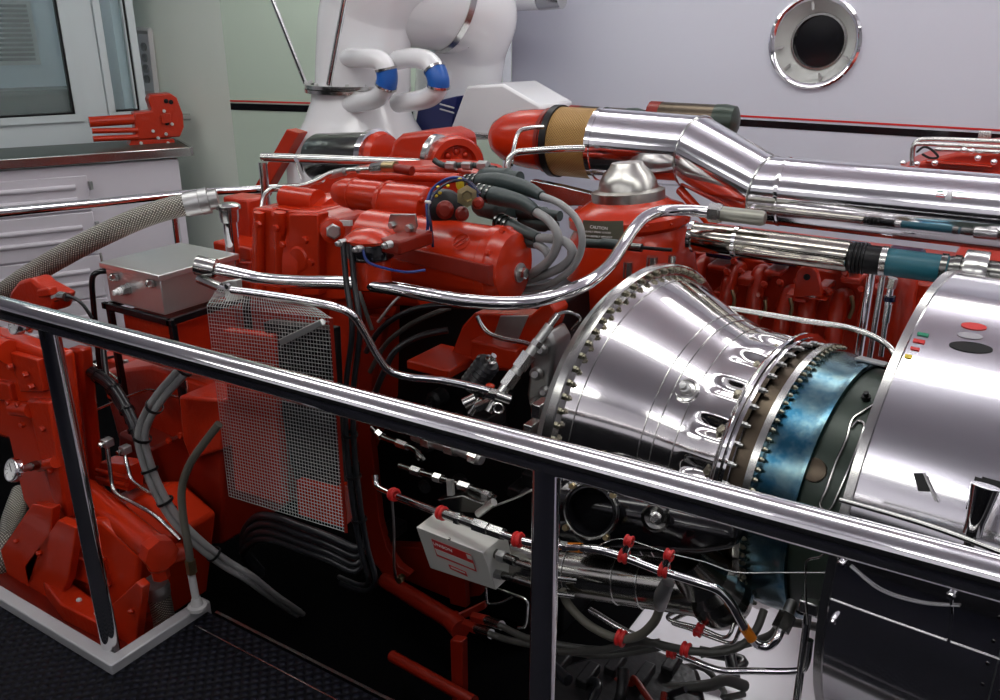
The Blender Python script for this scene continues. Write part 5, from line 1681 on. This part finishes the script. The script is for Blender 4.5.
# tube with red clamps in front of the dark block
t = T('clamped_tube', 'bright tube with red clamps and steel unions, above the grey ignition box', 'tube')
P = PT((375, 475, 1.62), (377, 486, 1.61), (390, 493, 1.60), (410, 501, 1.58), (442, 513, 1.54), (480, 526, 1.52), (520, 540, 1.50), (560, 548, 1.50))
MB().tube(P, px(P[3], 3.6), 14, 5).build('tube', 'chrome', t)
for k, f_ in ((2, .2), (4, .0), (6, -.05)):
    clamp(t, P[k].lerp(P[k + 1], f_), P[k + 1] - P[k], px(P[3], 4.6))
A, B = P[4], P[6]
for s0_, s1_, rr, nn in ((.05, .20, 5.4, 14), (.20, .26, 6.4, 6), (.28, .50, 5.2, 14), (.44, .62, 6.6, 6), (.64, .80, 6.2, 6)):
    MB().cyl(A.lerp(B, s0_), A.lerp(B, s1_), px(A, rr), nn).build('union', 'steel', t)
MB().tube(PT((398, 500, 1.63), (420, 508, 1.60), (450, 520, 1.58)), px(P[3], 1.8), 8, 3).build('thin_companion', 'steel', t)
for lb, pts, rr in (('jointed steel linkage line high in the dark bay under the handrail', ((372, 428, 1.85), (384, 438, 1.83), (412, 448, 1.8), (424, 460, 1.8)), 3),
                    ('steel line of couplings in the middle of the dark bay', ((400, 466, 1.75), (425, 474, 1.73), (445, 480, 1.72), (475, 490, 1.70), (492, 497, 1.7)), 3.4),
                    ('short lilac-grey cylinder pair high in the dark bay by the middle post', ((414, 436, 1.8), (436, 444, 1.78), (460, 451, 1.76), (482, 460, 1.75)), 5)):
    t = T('bay_line', lb, 'line', 'steel lines in the dark engine bay')
    P = PT(*pts)
    MB().tube(P, px(P[0], rr), 12, 4).build('line', 'shaft' if rr < 5 else 'dull', t)
    for k in range(len(P) - 1):
        a, b = P[k].lerp(P[k + 1], .5), P[k].lerp(P[k + 1], .85)
        MB().cyl(a, b, px(a, rr * 1.5), 6).build('coupling', 'steel', t)
t = T('bay_bracket', 'grey sheet bracket with clear upright tab above the clamped tube', 'bracket')
MB().pprism([(436, 500), (462, 496), (486, 505), (482, 514), (452, 512)], 1.66, .06).build('plate', 'shaft', t, .003)
MB().pprism([(446, 480), (452, 481), (453, 496), (447, 496)], 1.64, .01).build('tab', 'alu', t, .001)
MB().cyl(W(478, 514, 1.62), W(494, 502, 1.62), px(W(478, 514, 1.62), 4), 12).build('stub', 'alu', t)
pipe('stay_wire', 'thin grey stay rod slanting across the dark bay to the middle post', 'rod', ((490, 508, 1.66), (515, 498, 1.6), (532, 490, 1.56)), 1.2, 'dull', 8, 1)
pipe('dark_wire', 'thin dark wire dropping beside the red frame strip', 'wire', ((392, 500, 1.8), (394, 530, 1.8), (394, 562, 1.8), (396, 578, 1.82)), 1.4, 'dull', 8, 3)
one(MB().hexb(W(402, 577, 1.86), (.3, -1, .2), .014, .03), 'valve_tap', 'brass', 'tiny brass tap low in the dark bay by the red frame', 'tap')
pipe('grey_bay_cable', 'dim grey cable curving through the dark bay behind the bent tube', 'cable', ((370, 372, 2.0), (385, 345, 2.0), (408, 326, 2.02), (432, 314, 2.05), (450, 308, 2.1)), 2.6, 'dhose', 10, 5)
pipe('grey_bay_cable', 'second dim cable rising steeply beside the twin black cables', 'cable', ((372, 330, 1.9), (362, 300, 1.9), (356, 285, 1.92)), 2.2, 'dhose', 10, 5)
# ------------------------------------------------------------------ under the turbine, right of the middle post
t = T('accessory_case', 'dark glossy accessory gearcase under the turbine with open clamp ring', 'gearcase')
MB().pprism([(545, 492), (640, 508), (735, 528), (738, 552), (700, 560), (560, 552), (538, 520)], 1.60, .12).build('case', 'blkg', t, .03)
p = W(590, 511, 1.57)
d = (Vector((.15, -.9, .35))).normalized()
r = px(p, 25)
e = MB().lathe(p - d * .06, d, [(0, r * 1.05), (.04, r * 1.08), (.045, r * 1.18), (.055, r * 1.18), (.06, r * 1.02), (.06, r * .92), (-.0, r * .9), (-.02, .0001)], 48).build('open_port', 'blkg', t)
MB().torus(p, d, r * 1.08, r * .07, 48, 8).build('clamp_band', 'shaft', e)
for k in range(4):
    a = .8 + k * 1.57
    e1 = d.cross(EZ).normalized()
    e2 = e1.cross(d)
    q = p + (e1 * math.cos(a) + e2 * math.sin(a)) * r * 1.2
    MB().hexb(q, d, .008, .016).build('clamp_bolt', 'brass', e)
p = W(655, 518, 1.58)
r = px(p, 13)
e = MB().lathe(p, d, [(-.06, r), (-.01, r), (0, r * 1.1), (.006, r * .95), (-.01, r * .9), (-.02, .0001)], 32).build('sight_port', 'shaft', t)
MB().lathe(p - d * .015, d, [(0, r * .5), (.01, r * .5), (.012, r * .3), (.03, r * .3)], 6).build('plug', 'steel', e)
t = T('bleed_duct', 'fat polished horizontal duct with clamps under the turbine, right of the middle post', 'duct')
A, B = W(548, 568, 1.68), W(700, 590, 1.70)
r = px(A, 24)
MB().tube([A - EX * .1, A, A.lerp(B, .5), B], r, 40, 2).build('tube', 'bell', t)
for f_ in (.17, .50, .66):
    q = A.lerp(B, f_)
    MB().torus(q, B - A, r * 1.0, .003, 40, 6).build('seam', 'steel', t)
t = T('bellows_joint', 'ribbed metal bellows end with wide rings below the turbine', 'bellows')
A, B = W(694, 568, 1.68), W(726, 604, 1.76)
L = (B - A).length
MB().lathe(A, B - A, [(-.05, px(A, 20)), (0, px(A, 24)), (L * .2, px(A, 30)), (L * .28, px(A, 26)), (L * .4, px(A, 33)), (L * .5, px(A, 28)), (L * .62, px(A, 34)), (L * .72, px(A, 29)), (L * .85, px(A, 33)), (L, px(A, 30)), (L, px(A, 20)), (L * .7, .0001)], 44).build('bellows', 'bell', t)
# main tube with clamps and orange bands
t = T('main_oil_tube', 'bright oil tube with red clamps and two orange bands under the turbine', 'tube')
P = PT((540, 544, 1.55), (565, 547, 1.54), (595, 549, 1.53), (622, 556, 1.53), (662, 571, 1.53), (700, 583, 1.54), (718, 590, 1.55), (730, 602, 1.56), (741, 621, 1.57), (748, 634, 1.58), (757, 644, 1.60), (768, 646, 1.61), (777, 638, 1.62), (782, 626, 1.64), (785, 618, 1.66))
r = px(P[4], 4.6)
MB().tube(P, r, 18, 6).build('tube', 'chrome', t)
MB().tube([W(570, 547.2, 1.54), W(582, 548, 1.535)], r * 1.12, 18, 1).build('orange_band', 'orange', t)
MB().tube([W(744, 627, 1.575), W(752, 639, 1.585)], r * 1.14, 18, 1).build('orange_band', 'orange', t)
MB().cyl(W(562, 546, 1.545), W(569, 547, 1.54), r * 1.3, 6).build('union', 'steel', t)
MB().cyl(W(780, 630, 1.63), W(788, 614, 1.66), r * 2.0, 6).build('hex_nut', 'shaft', t)
MB().cyl(W(786, 617, 1.655), W(792, 603, 1.70), r * 1.3, 14).build('stub', 'dull', t)
for u, v, yv in ((624, 556, 1.53), (664, 570, 1.53)):
    c_ = clamp(t, W(u, v, yv), P[4] - P[3], r * 1.1)
    q0, q1 = W(u, v, yv), W(u + 5, v - 15, yv)
    MB().cyl(q0, q1, .009, 12).build('stand_off', 'steel', c_)
    clamp(t, q1, P[4] - P[3], r * .9)
pipe('signal_wire', 'hair-thin wire strung through the upper red clamps to the cowl', 'wire', ((600, 545, 1.54), (612, 540, 1.53), (629, 540, 1.53), (669, 553, 1.53), (705, 562, 1.54), (735, 572, 1.55), (780, 572.5, 1.56), (826, 572.5, 1.56)), .7, 'steel', 6, 4)
t = T('grey_hose', 'thick grey hose drooping from the knuckle joint to the left under the turbine', 'hose')
P = PT((562, 590, 1.60), (568, 604, 1.60), (585, 622, 1.59), (605, 634, 1.58), (622, 639, 1.57), (640, 635, 1.56), (654, 622, 1.55), (660, 608, 1.55))
MB().tube(P, px(P[3], 4.4), 16, 6).build('hose', 'hose', t)
clamp(t, W(621, 638, 1.57), EX, px(P[3], 5.6))
MB().tube(PT((660, 607, 1.55), (662, 596, 1.54), (668, 582, 1.54)), [px(P[3], 5.5), px(P[3], 7.5), px(P[3], 6)], 16, 4).build('knuckle', 'dull', t)
t = T('dark_return_hose', 'dark hose sweeping along the lowest red clamps up to the blue case', 'hose')
P = PT((560, 652, 1.68), (600, 650, 1.66), (640, 642, 1.62), (675, 648, 1.60), (690, 651, 1.6), (720, 652, 1.62), (742, 645, 1.64), (756, 630, 1.66), (764, 610, 1.70))
MB().tube(P, px(P[3], 4), 14, 6).build('hose', 'dhose', t)
clamp(t, P[4] - EX * .01, EX, px(P[3], 5))
t = T('lower_steel_tube', 'long straight bright tube sloping to the cowl bracket at bottom right', 'tube')
P = PT((590, 610, 1.66), (620, 628, 1.64), (650, 642, 1.63), (690, 659, 1.62), (720, 670, 1.62), (750, 671, 1.64), (796, 671, 1.66), (806, 664, 1.66), (810, 640, 1.66))
MB().tube(P, px(P[3], 3.4), 14, 5).build('tube', 'chrome', t)
clamp(t, W(672, 652, 1.62), P[3] - P[2], px(P[3], 4.4))
for lb, pts in (('upper of two slim parallel steel tubes with a hooked end over the white deck', ((676, 612, 1.68), (668, 616, 1.68), (672, 621, 1.68), (700, 628, 1.68), (722, 637, 1.68), (730, 634, 1.68), (735, 620, 1.70), (742, 608, 1.72))), ('lower of two slim parallel steel tubes with a hooked end over the white deck', ((690, 612, 1.70), (672, 622, 1.70), (690, 629, 1.7), (716, 639, 1.7), (732, 643, 1.7), (738, 634, 1.7), (744, 616, 1.72)))):
    t = T('hooked_tube', lb, 'tube', 'hooked tubes over the white deck')
    P = PT(*pts)
    MB().tube(P, px(P[3], 2), 10, 5).build('tube', 'steel', t)
    k = 3 if 'upper' in lb else 2
    clamp(t, P[k] if 'upper' in lb else P[2].lerp(P[3], .3), P[4] - P[3], px(P[3], 3.4))
t = T('cowl_strut', 'upright polished strut with bracket beside the bottom of the cowl', 'strut')
A = W(809, 606, 1.66)
B = W(800, 715, 1.66)
MB().cyl(A, (B.x, B.y, PITZ), px(A, 4), 18).build('tube', 'chrome', t)
MB().obox(A, EX * .02, EY * .012, EZ * .015).build('bracket', 'steel', t, .003)
pipe('sense_tube', 'thin tube dropping straight down the dark green case to the strut', 'tube', ((824, 553, 1.55), (820, 557, 1.55), (808, 560, 1.56), (806, 570, 1.56), (806, 600, 1.58), (808, 624, 1.6)), 1.3, 'steel', 8, 4)
# dark clutter on the floor below
t = T('hose_tangle', 'tangle of dark hoses and fittings on the pit floor behind the middle post', 'hose')
rnd = random.Random(11)
for k in range(12):
    u, v = rnd.uniform(545, 700), rnd.uniform(650, 705)
    P = [WZ(u, v, PITZ + .06 + rnd.uniform(0, .1))]
    for j in range(4):
        P.append(P[-1] + Vector((rnd.uniform(-.02, .14), rnd.uniform(-.08, .08), rnd.uniform(-.05, .06))))
    for p in P:
        p.z = max(p.z, PITZ + .03)
    MB().tube(P, rnd.choice((.010, .014, .018)), 12, 5).build('hose_length', rnd.choice(('dhose', 'rub', 'dark', 'redd')), t)
for k in range(8):
    p = WZ(rnd.uniform(560, 690), rnd.uniform(655, 700), PITZ + .1)
    MB().lathe(p, (rnd.uniform(-1, 1), rnd.uniform(-1, 0), rnd.uniform(-.3, .5)), [(0, .014), (.02, .014), (.022, .020), (.04, .020), (.042, .01)], 8).build('coupling', rnd.choice(('shaft', 'dark', 'dull')), t)
t = T('sump_casting', 'dark ribbed casting block on the floor under the turbine', 'casting')
MB().prism([WZ(u, v, PITZ + .16) for u, v in ((545, 668), (640, 640), (700, 668), (712, 730), (545, 730))], (0, 0, -.158)).build('block', 'dark', t, .02)
for k in range(5):
    a = WZ(560 + k * 28, 664 + (k % 2) * 12, PITZ + .17)
    MB().box(a - Vector((.02, .05, .02)), a + Vector((.02, .05, .02))).build('rib', 'dark', t, .006)
# ------------------------------------------------------------------ camera, light, view
finalize()
cam = bpy.data.cameras.new('camera')
cam.sensor_width = 36
cam.lens = FP / 1000 * 36
cam.clip_start = .02
co = bpy.data.objects.new('camera', cam)
COL.objects.link(co)
co.matrix_world = Matrix(((RT.x, UP.x, -FW.x, EYE.x), (RT.y, UP.y, -FW.y, EYE.y), (RT.z, UP.z, -FW.z, EYE.z), (0, 0, 0, 1)))
SC.camera = co
fl = bpy.data.lights.new('flash_spot', 'SPOT')  # added unseen spot for the camera flash on the pump unit
fl.energy = 55
fl.shadow_soft_size = .10
fl.spot_size = math.radians(24)
fl.spot_blend = .6
fo = bpy.data.objects.new('flash_spot', fl)
COL.objects.link(fo)
fo.location = (-1.2, -1.3, 2.2)
fo.rotation_euler = (Vector((-2.5, 1.25, .55)) - fo.location).to_track_quat('-Z', 'Y').to_euler()
il = bpy.data.lights.new('deck_fill', 'SPOT')  # added unseen fill, brightens the white deck below the turbine
il.energy = 13
il.shadow_soft_size = .05
il.spot_size = math.radians(75)
il.spot_blend = .5
io = bpy.data.objects.new('deck_fill', il)
COL.objects.link(io)
io.location = (-.75, 3.0, .35)
io.rotation_euler = (Vector((-.95, 2.45, -.4)) - io.location).to_track_quat('-Z', 'Y').to_euler()
wd = bpy.data.worlds.new('world')
wd.use_nodes = True
wd.node_tree.nodes['Background'].inputs['Color'].default_value = (.5, .55, .6, 1)
wd.node_tree.nodes['Background'].inputs['Strength'].default_value = .02
SC.world = wd
SC.view_settings.view_transform = 'Standard'
SC.view_settings.look = 'None'
SC.view_settings.exposure = -0.42
SC.view_settings.gamma = 1
SC.view_settings.use_curve_mapping = False
